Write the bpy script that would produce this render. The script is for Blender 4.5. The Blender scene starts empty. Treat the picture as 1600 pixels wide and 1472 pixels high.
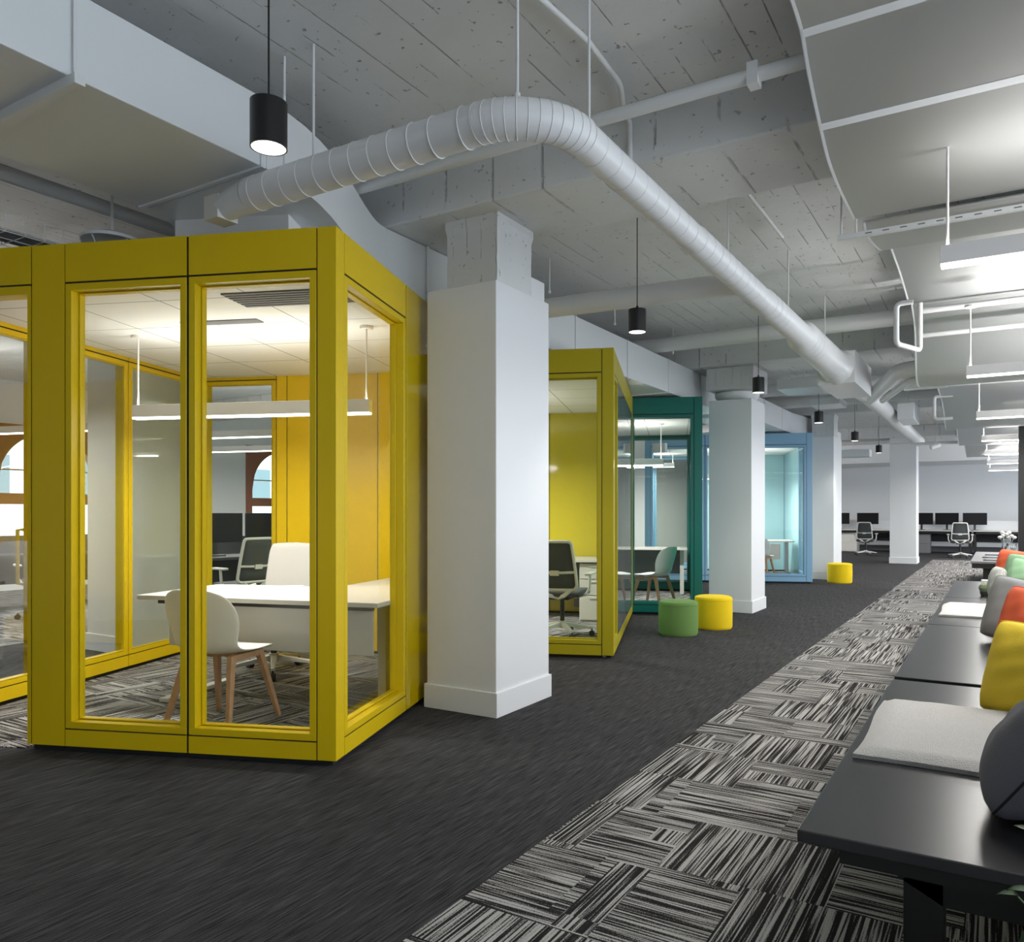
import bpy, bmesh, math, random
from mathutils import Vector, Matrix
random.seed(7)
PI = math.pi
scene = bpy.context.scene
C = scene.collection

# ------------------------------------------------------------------ camera
cam_d = bpy.data.cameras.new('camera')
cam_d.sensor_fit = 'HORIZONTAL'; cam_d.sensor_width = 36.0
cam_d.lens = 36.0 * 1207 / 1600
cam_d.shift_x = -0.0319; cam_d.shift_y = 0.0406
cam_d.clip_start = 0.05; cam_d.clip_end = 200
cam = bpy.data.objects.new('camera', cam_d); C.objects.link(cam)
cam.location = (0, 0, 1.28)
cam.rotation_euler = (PI / 2, 0, math.radians(30.43))
scene.camera = cam
# ------------------------------------------------------------------ world, exposure
W = bpy.data.worlds.new('daylight'); scene.world = W; W.use_nodes = True
W.node_tree.nodes['Background'].inputs[0].default_value = (0.80, 0.90, 1.0, 1)
W.node_tree.nodes['Background'].inputs[1].default_value = 2.0
scene.view_settings.view_transform = 'Standard'
scene.view_settings.look = 'None'
scene.view_settings.gamma = 1.0
scene.view_settings.use_curve_mapping = False
scene.view_settings.exposure = 0.8
PENDANT_W = 14.0      # black can downlights
LINEAR_W = 42.0      # linear lamps over the desks (per lamp)
BOOTH_W = 30.0       # lamp in each booth

# ------------------------------------------------------------------ materials
def new_mat(name):
    m = bpy.data.materials.new(name); m.use_nodes = True
    nt = m.node_tree; b = nt.nodes['Principled BSDF']
    return m, nt, b
def N(nt, t, **kw):
    n = nt.nodes.new(t)
    for k, v in kw.items(): setattr(n, k, v)
    return n
def mat(name, col, rough=0.5, metal=0.0, bump=0.0, bscale=60, spec=0.5, var=0.0, coat=0.0, emit=None):
    m, nt, b = new_mat(name)
    b.inputs['Base Color'].default_value = (*col, 1)
    b.inputs['Roughness'].default_value = rough
    b.inputs['Metallic'].default_value = metal
    b.inputs['Specular IOR Level'].default_value = spec
    b.inputs['Coat Weight'].default_value = coat
    tc = N(nt, 'ShaderNodeTexCoord')
    nz = N(nt, 'ShaderNodeTexNoise'); nz.inputs['Scale'].default_value = bscale
    nz.inputs['Detail'].default_value = 4
    nt.links.new(tc.outputs['Object'], nz.inputs['Vector'])
    if var > 0:
        mx = N(nt, 'ShaderNodeMix', data_type='RGBA')
        mx.inputs[6].default_value = (*[c * (1 - var) for c in col], 1)
        mx.inputs[7].default_value = (*[min(1, c * (1 + var)) for c in col], 1)
        nt.links.new(nz.outputs['Fac'], mx.inputs[0]); nt.links.new(mx.outputs[2], b.inputs['Base Color'])
    if bump > 0:
        bp = N(nt, 'ShaderNodeBump'); bp.inputs['Strength'].default_value = bump
        bp.inputs['Distance'].default_value = 0.01
        nt.links.new(nz.outputs['Fac'], bp.inputs['Height']); nt.links.new(bp.outputs['Normal'], b.inputs['Normal'])
    if emit:
        b.inputs['Emission Color'].default_value = (*emit[0], 1); b.inputs['Emission Strength'].default_value = emit[1]
    return m
def emission(name, col, s):
    m, nt, b = new_mat(name)
    e = N(nt, 'ShaderNodeEmission'); e.inputs[0].default_value = (*col, 1); e.inputs[1].default_value = s
    nt.links.new(e.outputs[0], nt.nodes['Material Output'].inputs[0])
    return m
def glass(name, tint, refl=1.0, haze=0.0):
    m, nt, b = new_mat(name)
    tr = N(nt, 'ShaderNodeBsdfTransparent'); tr.inputs[0].default_value = (*tint, 1)
    gl = N(nt, 'ShaderNodeBsdfGlossy'); gl.inputs['Roughness'].default_value = 0.0
    fr = N(nt, 'ShaderNodeFresnel'); fr.inputs['IOR'].default_value = 1.45
    mu = N(nt, 'ShaderNodeMath', operation='MULTIPLY'); mu.inputs[1].default_value = refl
    mx = N(nt, 'ShaderNodeMixShader')
    nt.links.new(fr.outputs[0], mu.inputs[0]); nt.links.new(mu.outputs[0], mx.inputs[0])
    last = tr
    if haze > 0:
        df = N(nt, 'ShaderNodeBsdfDiffuse'); df.inputs[0].default_value = (0.85, 0.9, 0.88, 1)
        m2 = N(nt, 'ShaderNodeMixShader'); m2.inputs[0].default_value = haze
        nt.links.new(tr.outputs[0], m2.inputs[1]); nt.links.new(df.outputs[0], m2.inputs[2]); last = m2
    nt.links.new(last.outputs[0], mx.inputs[1]); nt.links.new(gl.outputs[0], mx.inputs[2])
    nt.links.new(mx.outputs[0], nt.nodes['Material Output'].inputs[0])
    return m

def concrete_mat(name, col, plank=0.155, rot=True, lines=1.0):
    """white painted board-marked concrete: faint plank seams, broken dark cracks, pits"""
    m, nt, b = new_mat(name); L = nt.links.new
    tc = N(nt, 'ShaderNodeTexCoord')
    sep = N(nt, 'ShaderNodeSeparateXYZ'); L(tc.outputs['Object'], sep.inputs[0])
    # wobble
    nw = N(nt, 'ShaderNodeTexNoise'); nw.inputs['Scale'].default_value = 1.6; nw.inputs['Detail'].default_value = 5
    L(tc.outputs['Object'], nw.inputs['Vector'])
    wob = N(nt, 'ShaderNodeMath', operation='MULTIPLY_ADD'); wob.inputs[1].default_value = 0.02; 
    L(nw.outputs['Fac'], wob.inputs[0]); L(sep.outputs['X'], wob.inputs[2])
    dv = N(nt, 'ShaderNodeMath', operation='DIVIDE'); dv.inputs[1].default_value = plank; L(wob.outputs[0], dv.inputs[0])
    fr = N(nt, 'ShaderNodeMath', operation='FRACT'); L(dv.outputs[0], fr.inputs[0])
    s = N(nt, 'ShaderNodeMath', operation='SUBTRACT'); s.inputs[1].default_value = 0.5; L(fr.outputs[0], s.inputs[0])
    ab = N(nt, 'ShaderNodeMath', operation='ABSOLUTE'); L(s.outputs[0], ab.inputs[0])
    lt = N(nt, 'ShaderNodeMapRange'); lt.inputs['From Min'].default_value = 0.030; lt.inputs['From Max'].default_value = 0.012
    L(ab.outputs[0], lt.inputs['Value'])
    # broken along Y
    mp = N(nt, 'ShaderNodeMapping'); mp.inputs['Scale'].default_value = (4.5, 1.3, 3.0); L(tc.outputs['Object'], mp.inputs[0])
    nb = N(nt, 'ShaderNodeTexNoise'); nb.inputs['Scale'].default_value = 1.3; nb.inputs['Detail'].default_value = 6; nb.inputs['Roughness'].default_value = 0.7
    L(mp.outputs[0], nb.inputs['Vector'])
    mr = N(nt, 'ShaderNodeMapRange'); mr.inputs['From Min'].default_value = 0.485; mr.inputs['From Max'].default_value = 0.56
    L(nb.outputs['Fac'], mr.inputs['Value'])
    crack = N(nt, 'ShaderNodeMath', operation='MULTIPLY'); L(lt.outputs[0], crack.inputs[0]); L(mr.outputs[0], crack.inputs[1])
    # pits
    np_ = N(nt, 'ShaderNodeTexNoise'); np_.inputs['Scale'].default_value = 26; np_.inputs['Detail'].default_value = 3
    L(tc.outputs['Object'], np_.inputs['Vector'])
    pr = N(nt, 'ShaderNodeMapRange'); pr.inputs['From Min'].default_value = 0.675; pr.inputs['From Max'].default_value = 0.72
    L(np_.outputs['Fac'], pr.inputs['Value'])
    mxx = N(nt, 'ShaderNodeMath', operation='MAXIMUM'); L(crack.outputs[0], mxx.inputs[0]); L(pr.outputs[0], mxx.inputs[1])
    sc = N(nt, 'ShaderNodeMath', operation='MULTIPLY'); sc.inputs[1].default_value = 0.62 * lines; L(mxx.outputs[0], sc.inputs[0])
    # soft tone variation
    nv = N(nt, 'ShaderNodeTexNoise'); nv.inputs['Scale'].default_value = 3.0; nv.inputs['Detail'].default_value = 6
    L(tc.outputs['Object'], nv.inputs['Vector'])
    base = N(nt, 'ShaderNodeMix', data_type='RGBA')
    base.inputs[6].default_value = (*[c * 0.9 for c in col], 1); base.inputs[7].default_value = (*[min(1, c * 1.08) for c in col], 1)
    L(nv.outputs['Fac'], base.inputs[0])
    mx = N(nt, 'ShaderNodeMix', data_type='RGBA'); mx.inputs[7].default_value = (0.13, 0.12, 0.11, 1)
    L(sc.outputs[0], mx.inputs[0]); L(base.outputs[2], mx.inputs[6]); L(mx.outputs[2], b.inputs['Base Color'])
    # bump
    add = N(nt, 'ShaderNodeMath', operation='MULTIPLY_ADD'); add.inputs[1].default_value = -1.2
    L(mxx.outputs[0], add.inputs[0]); L(nv.outputs['Fac'], add.inputs[2])
    bp = N(nt, 'ShaderNodeBump'); bp.inputs['Strength'].default_value = 0.6; bp.inputs['Distance'].default_value = 0.03
    L(add.outputs[0], bp.inputs['Height']); L(bp.outputs['Normal'], b.inputs['Normal'])
    b.inputs['Roughness'].default_value = 0.55
    return m

def carpet_striped():
    m, nt, b = new_mat('striped_carpet'); L = nt.links.new
    tc = N(nt, 'ShaderNodeTexCoord')
    def brick(scale_x, scale_y, off, seedx):
        mp = N(nt, 'ShaderNodeMapping'); mp.inputs['Scale'].default_value = (scale_x, scale_y, 1); mp.inputs['Location'].default_value = (seedx, seedx * 1.7, 0)
        L(tc.outputs['Object'], mp.inputs[0])
        bk = N(nt, 'ShaderNodeTexBrick'); bk.offset = off; bk.inputs['Scale'].default_value = 1.0
        bk.inputs['Color1'].default_value = (0, 0, 0, 1); bk.inputs['Color2'].default_value = (1, 1, 1, 1)
        bk.inputs['Mortar Size'].default_value = 0; bk.inputs['Brick Width'].default_value = 1; bk.inputs['Row Height'].default_value = 1
        L(mp.outputs[0], bk.inputs['Vector'])
        return bk
    b1 = brick(1 / 0.50, 1 / 0.46, 0.37, 3.13)
    b2 = brick(1 / 0.50, 1 / 0.125, 0.41, 7.37)
    b3 = brick(1 / 0.13, 1 / 0.50, 0.5, 5.21)
    def thr(n, t, gt=True):
        k = N(nt, 'ShaderNodeMath', operation='GREATER_THAN' if gt else 'LESS_THAN'); k.inputs[1].default_value = t
        L(n.outputs['Color'], k.inputs[0]); return k
    big = thr(b1, 0.70)             # whole tile turned
    narrow = thr(b3, 0.84)          # narrow strip running away
    narrow2 = thr(b2, 0.86)         # short turned band
    mx1 = N(nt, 'ShaderNodeMath', operation='MAXIMUM'); L(big.outputs[0], mx1.inputs[0]); L(narrow.outputs[0], mx1.inputs[1])
    mx2 = N(nt, 'ShaderNodeMath', operation='MAXIMUM'); L(mx1.outputs[0], mx2.inputs[0]); L(narrow2.outputs[0], mx2.inputs[1])
    def stripes(sx, sy, seed):
        mp = N(nt, 'ShaderNodeMapping'); mp.inputs['Scale'].default_value = (sx, sy, 1); mp.inputs['Location'].default_value = (seed, seed, 0)
        L(tc.outputs['Object'], mp.inputs[0])
        ofs = N(nt, 'ShaderNodeVectorMath', operation='MULTIPLY_ADD'); ofs.inputs[1].default_value = (37, 53, 11)
        L(b1.outputs['Color'], ofs.inputs[0]); L(mp.outputs[0], ofs.inputs[2])
        nz = N(nt, 'ShaderNodeTexNoise'); nz.inputs['Scale'].default_value = 1; nz.inputs['Detail'].default_value = 1.0; nz.inputs['Roughness'].default_value = 0.5
        L(ofs.outputs[0], nz.inputs['Vector']); return nz
    sa = stripes(2.2, 125, 1.3); sb = stripes(125, 1.9, 9.1)
    mix = N(nt, 'ShaderNodeMix', data_type='FLOAT'); L(mx2.outputs[0], mix.inputs[0]); L(sa.outputs['Fac'], mix.inputs[2]); L(sb.outputs['Fac'], mix.inputs[3])
    fine = N(nt, 'ShaderNodeTexNoise'); fine.inputs['Scale'].default_value = 260; fine.inputs['Detail'].default_value = 1
    L(tc.outputs['Object'], fine.inputs['Vector'])
    ad = N(nt, 'ShaderNodeMath', operation='MULTIPLY_ADD'); ad.inputs[1].default_value = 0.30; L(fine.outputs['Fac'], ad.inputs[0]); L(mix.outputs[0], ad.inputs[2])
    cr = N(nt, 'ShaderNodeValToRGB')
    cr.color_ramp.elements[0].position = 0.625; cr.color_ramp.elements[0].color = (0.018, 0.017, 0.017, 1)
    cr.color_ramp.elements[1].position = 0.72; cr.color_ramp.elements[1].color = (0.40, 0.39, 0.375, 1)
    L(ad.outputs[0], cr.inputs[0]); L(cr.outputs[0], b.inputs['Base Color'])
    bp = N(nt, 'ShaderNodeBump'); bp.inputs['Strength'].default_value = 0.5; bp.inputs['Distance'].default_value = 0.004
    L(ad.outputs[0], bp.inputs['Height']); L(bp.outputs['Normal'], b.inputs['Normal'])
    b.inputs['Roughness'].default_value = 0.95; b.inputs['Specular IOR Level'].default_value = 0.1
    return m

def carpet_dark():
    m, nt, b = new_mat('dark_carpet'); L = nt.links.new
    tc = N(nt, 'ShaderNodeTexCoord')
    mp = N(nt, 'ShaderNodeMapping'); mp.inputs['Scale'].default_value = (130, 5, 1); mp.inputs['Rotation'].default_value = (0, 0, math.radians(4))
    L(tc.outputs['Object'], mp.inputs[0])
    nz = N(nt, 'ShaderNodeTexNoise'); nz.inputs['Scale'].default_value = 1; nz.inputs['Detail'].default_value = 5; nz.inputs['Roughness'].default_value = 0.65
    L(mp.outputs[0], nz.inputs['Vector'])
    fine = N(nt, 'ShaderNodeTexNoise'); fine.inputs['Scale'].default_value = 330; L(tc.outputs['Object'], fine.inputs['Vector'])
    ad = N(nt, 'ShaderNodeMath', operation='MULTIPLY_ADD'); ad.inputs[1].default_value = 0.42; L(fine.outputs['Fac'], ad.inputs[0]); L(nz.outputs['Fac'], ad.inputs[2])
    cr = N(nt, 'ShaderNodeValToRGB')
    cr.color_ramp.elements[0].position = 0.56; cr.color_ramp.elements[0].color = (0.012, 0.012, 0.013, 1)
    cr.color_ramp.elements[1].position = 0.90; cr.color_ramp.elements[1].color = (0.078, 0.077, 0.080, 1)
    L(ad.outputs[0], cr.inputs[0]); L(cr.outputs[0], b.inputs['Base Color'])
    bp = N(nt, 'ShaderNodeBump'); bp.inputs['Strength'].default_value = 0.4; bp.inputs['Distance'].default_value = 0.004
    L(ad.outputs[0], bp.inputs['Height']); L(bp.outputs['Normal'], b.inputs['Normal'])
    b.inputs['Roughness'].default_value = 0.95; b.inputs['Specular IOR Level'].default_value = 0.12
    return m

def tile_ceiling():
    m, nt, b = new_mat('ceiling_tile_white'); L = nt.links.new
    tc = N(nt, 'ShaderNodeTexCoord'); mp = N(nt, 'ShaderNodeMapping'); mp.inputs['Location'].default_value = (0.15, 0.1, 0)
    L(tc.outputs['Object'], mp.inputs[0])
    bk = N(nt, 'ShaderNodeTexBrick'); bk.offset = 0; bk.inputs['Scale'].default_value = 1
    bk.inputs['Brick Width'].default_value = 0.6; bk.inputs['Row Height'].default_value = 0.6; bk.inputs['Mortar Size'].default_value = 0.005
    bk.inputs['Color1'].default_value = bk.inputs['Color2'].default_value = (0.84, 0.83, 0.82, 1); bk.inputs['Mortar'].default_value = (0.3, 0.3, 0.3, 1)
    L(mp.outputs[0], bk.inputs['Vector']); L(bk.outputs['Color'], b.inputs['Base Color']); b.inputs['Roughness'].default_value = 0.8
    return m

M = {}
M['conc'] = concrete_mat('painted_concrete', (0.70, 0.71, 0.71))
M['beam'] = concrete_mat('painted_concrete_beam', (0.70, 0.71, 0.71), plank=0.35, lines=0.6)
M['conc_col'] = concrete_mat('painted_concrete_column', (0.66, 0.67, 0.67), plank=0.11, lines=0.5)
M['paint'] = mat('white_paint', (0.74, 0.745, 0.75), 0.45, bump=0.04, bscale=30)
M['wall'] = mat('wall_paint', (0.84, 0.84, 0.845), 0.6, bump=0.03)
M['duct'] = mat('painted_duct', (0.72, 0.74, 0.75), 0.30, bump=0.05, bscale=4)
M['pipe'] = mat('painted_pipe', (0.70, 0.71, 0.71), 0.4)
M['flex'] = mat('spiral_duct_paint', (0.74, 0.74, 0.74), 0.38, bump=0.05, bscale=20)
M['panelwhite'] = mat('curved_panel_paint', (0.80, 0.82, 0.84), 0.5)
M['yellow'] = mat('yellow_lacquer_shaded', (0.70, 0.49, 0.003), 0.36, spec=0.35, var=0.03, bscale=2)  # same yellow as the inner panels, darker: backlit shade is in the colour
M['yellow_gloss'] = mat('yellow_gloss_panel', (0.60, 0.42, 0.003), 0.08, spec=0.5)
M['yellow_in_lit'] = mat('yellow_inner_panel_lit', (0.86, 0.58, 0.004), 0.3, spec=0.4)  # frame yellow raised: the lit interior's brightness is put into the colour
M['olive'] = mat('olive_yellow_lacquer', (0.42, 0.35, 0.008), 0.36, spec=0.35)
M['olive_gloss'] = mat('olive_gloss_panel', (0.54, 0.45, 0.04), 0.1)
M['teal'] = mat('teal_green_lacquer', (0.0, 0.125, 0.10), 0.3)
M['teal_gloss'] = mat('teal_gloss_panel', (0.0, 0.16, 0.12), 0.1)
M['blue'] = mat('sky_blue_lacquer', (0.24, 0.44, 0.62), 0.35)
M['blue_gloss'] = mat('pale_aqua_panel', (0.42, 0.66, 0.70), 0.15)
M['gasket'] = mat('black_gasket', (0.012, 0.008, 0.006), 0.7)
M['plinth'] = mat('black_plinth', (0.01, 0.01, 0.01), 0.8)
M['glass'] = glass('clear_glass', (0.96, 0.98, 0.965), 0.28)
M['glass_green'] = glass('green_tint_glass', (0.72, 0.88, 0.76), 1.0, 0.22)
M['glass_milky'] = glass('frosted_glass', (0.88, 0.93, 0.89), 0.8, 0.30)
M['tiles'] = tile_ceiling()
M['carpet'] = carpet_striped(); M['dark'] = carpet_dark()
M['plastic'] = mat('white_plastic', (0.74, 0.72, 0.68), 0.38)
M['wood'] = mat('oak_legs', (0.42, 0.24, 0.13), 0.45, var=0.25, bscale=18)
M['laminate'] = mat('white_laminate', (0.58, 0.565, 0.53), 0.35)
M['leather'] = mat('white_leather', (0.52, 0.50, 0.48), 0.5, bump=0.1, bscale=90)
M['grey_leg'] = mat('grey_metal', (0.35, 0.34, 0.33), 0.4)
M['lightgrey'] = mat('light_grey_plastic', (0.62, 0.61, 0.58), 0.4)
M['mesh'] = mat('grey_mesh_fabric', (0.055, 0.06, 0.062), 0.8, bump=0.3, bscale=400)
M['black'] = mat('black_matte', (0.008, 0.008, 0.008), 0.35)
M['blacktop'] = mat('black_stained_wood', (0.016, 0.016, 0.017), 0.27, spec=0.8, bump=0.02, bscale=8)
M['darkgrey'] = mat('dark_grey_panel', (0.03, 0.03, 0.032), 0.7)
M['midgrey'] = mat('mid_grey_panel', (0.16, 0.16, 0.165), 0.7)
M['screen'] = mat('monitor_screen', (0.004, 0.004, 0.005), 0.5, spec=0.2)
M['fleece'] = mat('off_white_fleece', (0.62, 0.61, 0.59), 0.95, bump=1.0, bscale=300, var=0.12)
M['green_f'] = mat('green_felt', (0.13, 0.24, 0.06), 0.9, bump=0.3, bscale=250, var=0.08)
M['yellow_f'] = mat('yellow_felt', (0.80, 0.56, 0.0), 0.9, bump=0.3, bscale=250, var=0.05)
M['c_grey'] = mat('charcoal_linen', (0.13, 0.13, 0.15), 0.9, bump=0.4, bscale=320, var=0.12)
M['c_yellow'] = mat('mustard_cotton', (0.62, 0.45, 0.02), 0.85, bump=0.3, bscale=320, var=0.06)
M['c_lgrey'] = mat('grey_cotton', (0.32, 0.32, 0.32), 0.9, bump=0.3, bscale=320, var=0.08)
M['c_pale'] = mat('pale_grey_cotton', (0.48, 0.48, 0.45), 0.9, bump=0.3, bscale=320, var=0.08)
M['c_orange'] = mat('coral_cotton', (0.75, 0.12, 0.045), 0.85, bump=0.3, bscale=320, var=0.06)
M['c_green'] = mat('sage_green_cotton', (0.25, 0.42, 0.25), 0.85, bump=0.3, bscale=320, var=0.06)
M['thread'] = mat('dark_piping', (0.01, 0.01, 0.012), 0.8)
M['leaf'] = mat('leaf', (0.018, 0.055, 0.01), 0.6, var=0.4, bscale=9)
M['stem'] = mat('stem', (0.06, 0.10, 0.02), 0.6)
M['terracotta'] = mat('dark_pot', (0.03, 0.03, 0.03), 0.5)
M['brown'] = mat('brown_window_frame', (0.30, 0.10, 0.045), 0.5, var=0.15, bscale=3)
M['facade'] = mat('pale_facade', (0.80, 0.82, 0.82), 0.8)
M['facade_glass'] = mat('facade_windows', (0.25, 0.33, 0.36), 0.2)
M['lamp'] = emission('lamp_diffuser', (1.0, 0.96, 0.90), 6.0)
M['lamp_cool'] = emission('lamp_diffuser_cool', (1.0, 0.99, 0.96), 5.0)
M['lamp_can'] = emission('downlight_lens', (1.0, 0.97, 0.92), 3.0)
M['lampbody'] = mat('white_lamp_body', (0.85, 0.82, 0.80), 0.4)
M['chrome'] = mat('brushed_metal', (0.55, 0.55, 0.55), 0.25, metal=1)
M['clearplastic'] = glass('clear_jar', (0.9, 0.92, 0.92), 1.5, 0.12)
M['paper'] = mat('paper', (0.82, 0.81, 0.8), 0.7)
M['glassdark'] = mat('dark_tablet', (0.02, 0.02, 0.025), 0.15)

# ------------------------------------------------------------------ mesh helpers
class MB:
    def __init__(s): s.v = []; s.f = []
    def add(s, vs, fs):
        o = len(s.v); s.v += [tuple(v) for v in vs]; s.f += [tuple(i + o for i in f) for f in fs]; return s
    def box(s, x0, x1, y0, y1, z0, z1):
        x0, x1 = min(x0, x1), max(x0, x1); y0, y1 = min(y0, y1), max(y0, y1); z0, z1 = min(z0, z1), max(z0, z1)
        return s.add([(x0,y0,z0),(x1,y0,z0),(x1,y1,z0),(x0,y1,z0),(x0,y0,z1),(x1,y0,z1),(x1,y1,z1),(x0,y1,z1)],
                     [(3,2,1,0),(4,5,6,7),(0,1,5,4),(1,2,6,5),(2,3,7,6),(3,0,4,7)])
    def beam(s, p0, p1, w, h, up=(0,0,1)):
        """box from p0 to p1; w across, h along up. w/h may be pairs (start,end)"""
        p0, p1 = Vector(p0), Vector(p1); d = (p1 - p0).normalized(); u = Vector(up)
        a = d.cross(u)
        if a.length < 1e-4: a = d.cross(Vector((1, 0, 0)))
        a.normalize(); b = a.cross(d).normalized()
        w0, w1 = (w if isinstance(w, tuple) else (w, w)); h0, h1 = (h if isinstance(h, tuple) else (h, h))
        vs = []
        for p, ww, hh in ((p0, w0, h0), (p1, w1, h1)):
            for i, j in ((-1,-1),(1,-1),(1,1),(-1,1)): vs.append(p + a * i * ww / 2 + b * j * hh / 2)
        return s.add(vs, [(3,2,1,0),(4,5,6,7),(0,1,5,4),(1,2,6,5),(2,3,7,6),(3,0,4,7)])
    def tube(s, pts, r, n=12, caps=True, closed=False):
        pts = [Vector(p) for p in pts]; m = len(pts)
        rr = r if isinstance(r, (list, tuple)) else [r] * m
        prev = None; rings = []
        for i, p in enumerate(pts):
            if closed: t = (pts[(i + 1) % m] - pts[i - 1]).normalized()
            else: t = (pts[min(i + 1, m - 1)] - pts[max(i - 1, 0)]).normalized()
            if prev is None:
                a = t.cross(Vector((0, 0, 1)))
                if a.length < 1e-3: a = t.cross(Vector((1, 0, 0)))
            else: a = prev - t * prev.dot(t)
            a.normalize(); prev = a; b = t.cross(a)
            rings.append([p + (a * math.cos(2*PI*k/n) + b * math.sin(2*PI*k/n)) * rr[i] for k in range(n)])
        vs = [v for R in rings for v in R]; fs = []
        for i in range(m if closed else m - 1):
            j = (i + 1) % m
            for k in range(n): fs.append((i*n+k, i*n+(k+1)%n, j*n+(k+1)%n, j*n+k))
        if caps and not closed: fs += [tuple(range(n-1, -1, -1)), tuple(range((m-1)*n, m*n))]
        return s.add(vs, fs)
    def lathe(s, prof, cx=0, cy=0, n=32):
        vs = []; fs = []; m = len(prof)
        for r, z in prof:
            for k in range(n): vs.append((cx + r*math.cos(2*PI*k/n), cy + r*math.sin(2*PI*k/n), z))
        for i in range(m-1):
            for k in range(n): fs.append((i*n+k, i*n+(k+1)%n, (i+1)*n+(k+1)%n, (i+1)*n+k))
        if prof[0][0] > 1e-4: fs.append(tuple(range(n-1,-1,-1)))
        if prof[-1][0] > 1e-4: fs.append(tuple(range((m-1)*n, m*n)))
        return s.add(vs, fs)
    def cyl(s, cx, cy, z0, z1, r, n=24): return s.lathe([(r, z0), (r, z1)], cx, cy, n)
    def grid(s, P):   # P[i][j] vectors
        a, b = len(P), len(P[0])
        return s.add([p for r in P for p in r], [(i*b+j, i*b+j+1, (i+1)*b+j+1, (i+1)*b+j) for i in range(a-1) for j in range(b-1)])
    def prism(s, poly, z0, z1):
        n = len(poly)
        return s.add([(x,y,z0) for x,y in poly] + [(x,y,z1) for x,y in poly],
                     [tuple(range(n-1,-1,-1)), tuple(range(n,2*n))] + [(i,(i+1)%n,n+(i+1)%n,n+i) for i in range(n)])
    def build(s, name, m, parent=None, smooth=False, bevel=0.0, solid=0.0, sub=0, label=None, seg=2):
        me = bpy.data.meshes.new(name); me.from_pydata(s.v, [], s.f); me.materials.append(M[m] if isinstance(m, str) else m)
        bm = bmesh.new(); bm.from_mesh(me); bmesh.ops.recalc_face_normals(bm, faces=bm.faces); bm.to_mesh(me); bm.free()
        if smooth:
            me.shade_smooth(); me.set_sharp_from_angle(angle=math.radians(40))
        o = bpy.data.objects.new(name, me); C.objects.link(o)
        if parent is not None: o.parent = parent
        if solid:
            md = o.modifiers.new('solid', 'SOLIDIFY'); md.thickness = solid; md.offset = 0
        if bevel:
            md = o.modifiers.new('bevel', 'BEVEL'); md.width = bevel; md.segments = seg; md.limit_method = 'ANGLE'; md.angle_limit = math.radians(40)
        if sub:
            md = o.modifiers.new('sub', 'SUBSURF'); md.levels = sub; md.render_levels = sub
        if label: o['label'] = label
        return o

def thing(name, label, cat, loc=(0,0,0), rz=0.0, group=None):
    o = bpy.data.objects.new(name, None); C.objects.link(o); o.empty_display_size = 0.1
    o.location = loc; o.rotation_euler = (0, 0, rz); o['label'] = label; o['category'] = cat
    if group: o['group'] = group
    return o
def tag(o, label, cat, group=None):
    o['label'] = label; o['category'] = cat
    if group: o['group'] = group
    return o
def struct(o): o['kind'] = 'structure'; return o
def dup(root, loc, rz, label, group=None):
    r = root.copy(); C.objects.link(r); r.location = loc; r.rotation_euler = (0, 0, rz); r['label'] = label
    if group: r['group'] = group
    for ch in list(root.children):
        c = ch.copy(); C.objects.link(c); c.parent = r
        for g in list(ch.children):
            d = g.copy(); C.objects.link(d); d.parent = c
    return r
def arc(c, r, a0, a1, n, f):
    return [f(c, r, a0 + (a1 - a0) * i / n) for i in range(n + 1)]

# ================================================================== STRUCTURE
TH = math.radians(20.8)
def frame(O):
    def w(x, y): return (O[0] + x*math.cos(TH) - y*math.sin(TH), O[1] + x*math.sin(TH) + y*math.cos(TH))
    return w
SLAB = 3.45
struct(MB().box(-16, 5.5, -3, 30, -0.2, 0).build('floor', 'dark'))
struct(MB().box(-1.53, 5.4, -2.9, 23.4, 0.0, 0.004).build('floor', 'carpet'))
struct(MB().box(-13.9, -8.2, 2.0, 22, 0.0, 0.004).build('floor', 'carpet'))
struct(MB().box(-16, 5.5, -3, 30, SLAB, SLAB + 0.3).build('ceiling', 'conc'))
struct(MB().box(-16, 5.5, 29, 29.2, 0, SLAB).build('wall_far', 'wall'))
struct(MB().box(-16, 5.5, -3.2, -3, 0, SLAB).build('wall_back', 'wall'))
for i, (y0, y1) in enumerate(((3.86, 4.56), (9.63, 10.33), (15.4, 16.1), (21.2, 21.9))):
    struct(MB().box(-13.9, 5.4, y0, y1, 3.16, SLAB).build('trim_%d' % (i + 1), 'beam', bevel=0.012))
struct(MB().box(-13.9, 5.4, 26.6, 28.98, 2.86, SLAB).build('trim_5', 'wall'))

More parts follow.
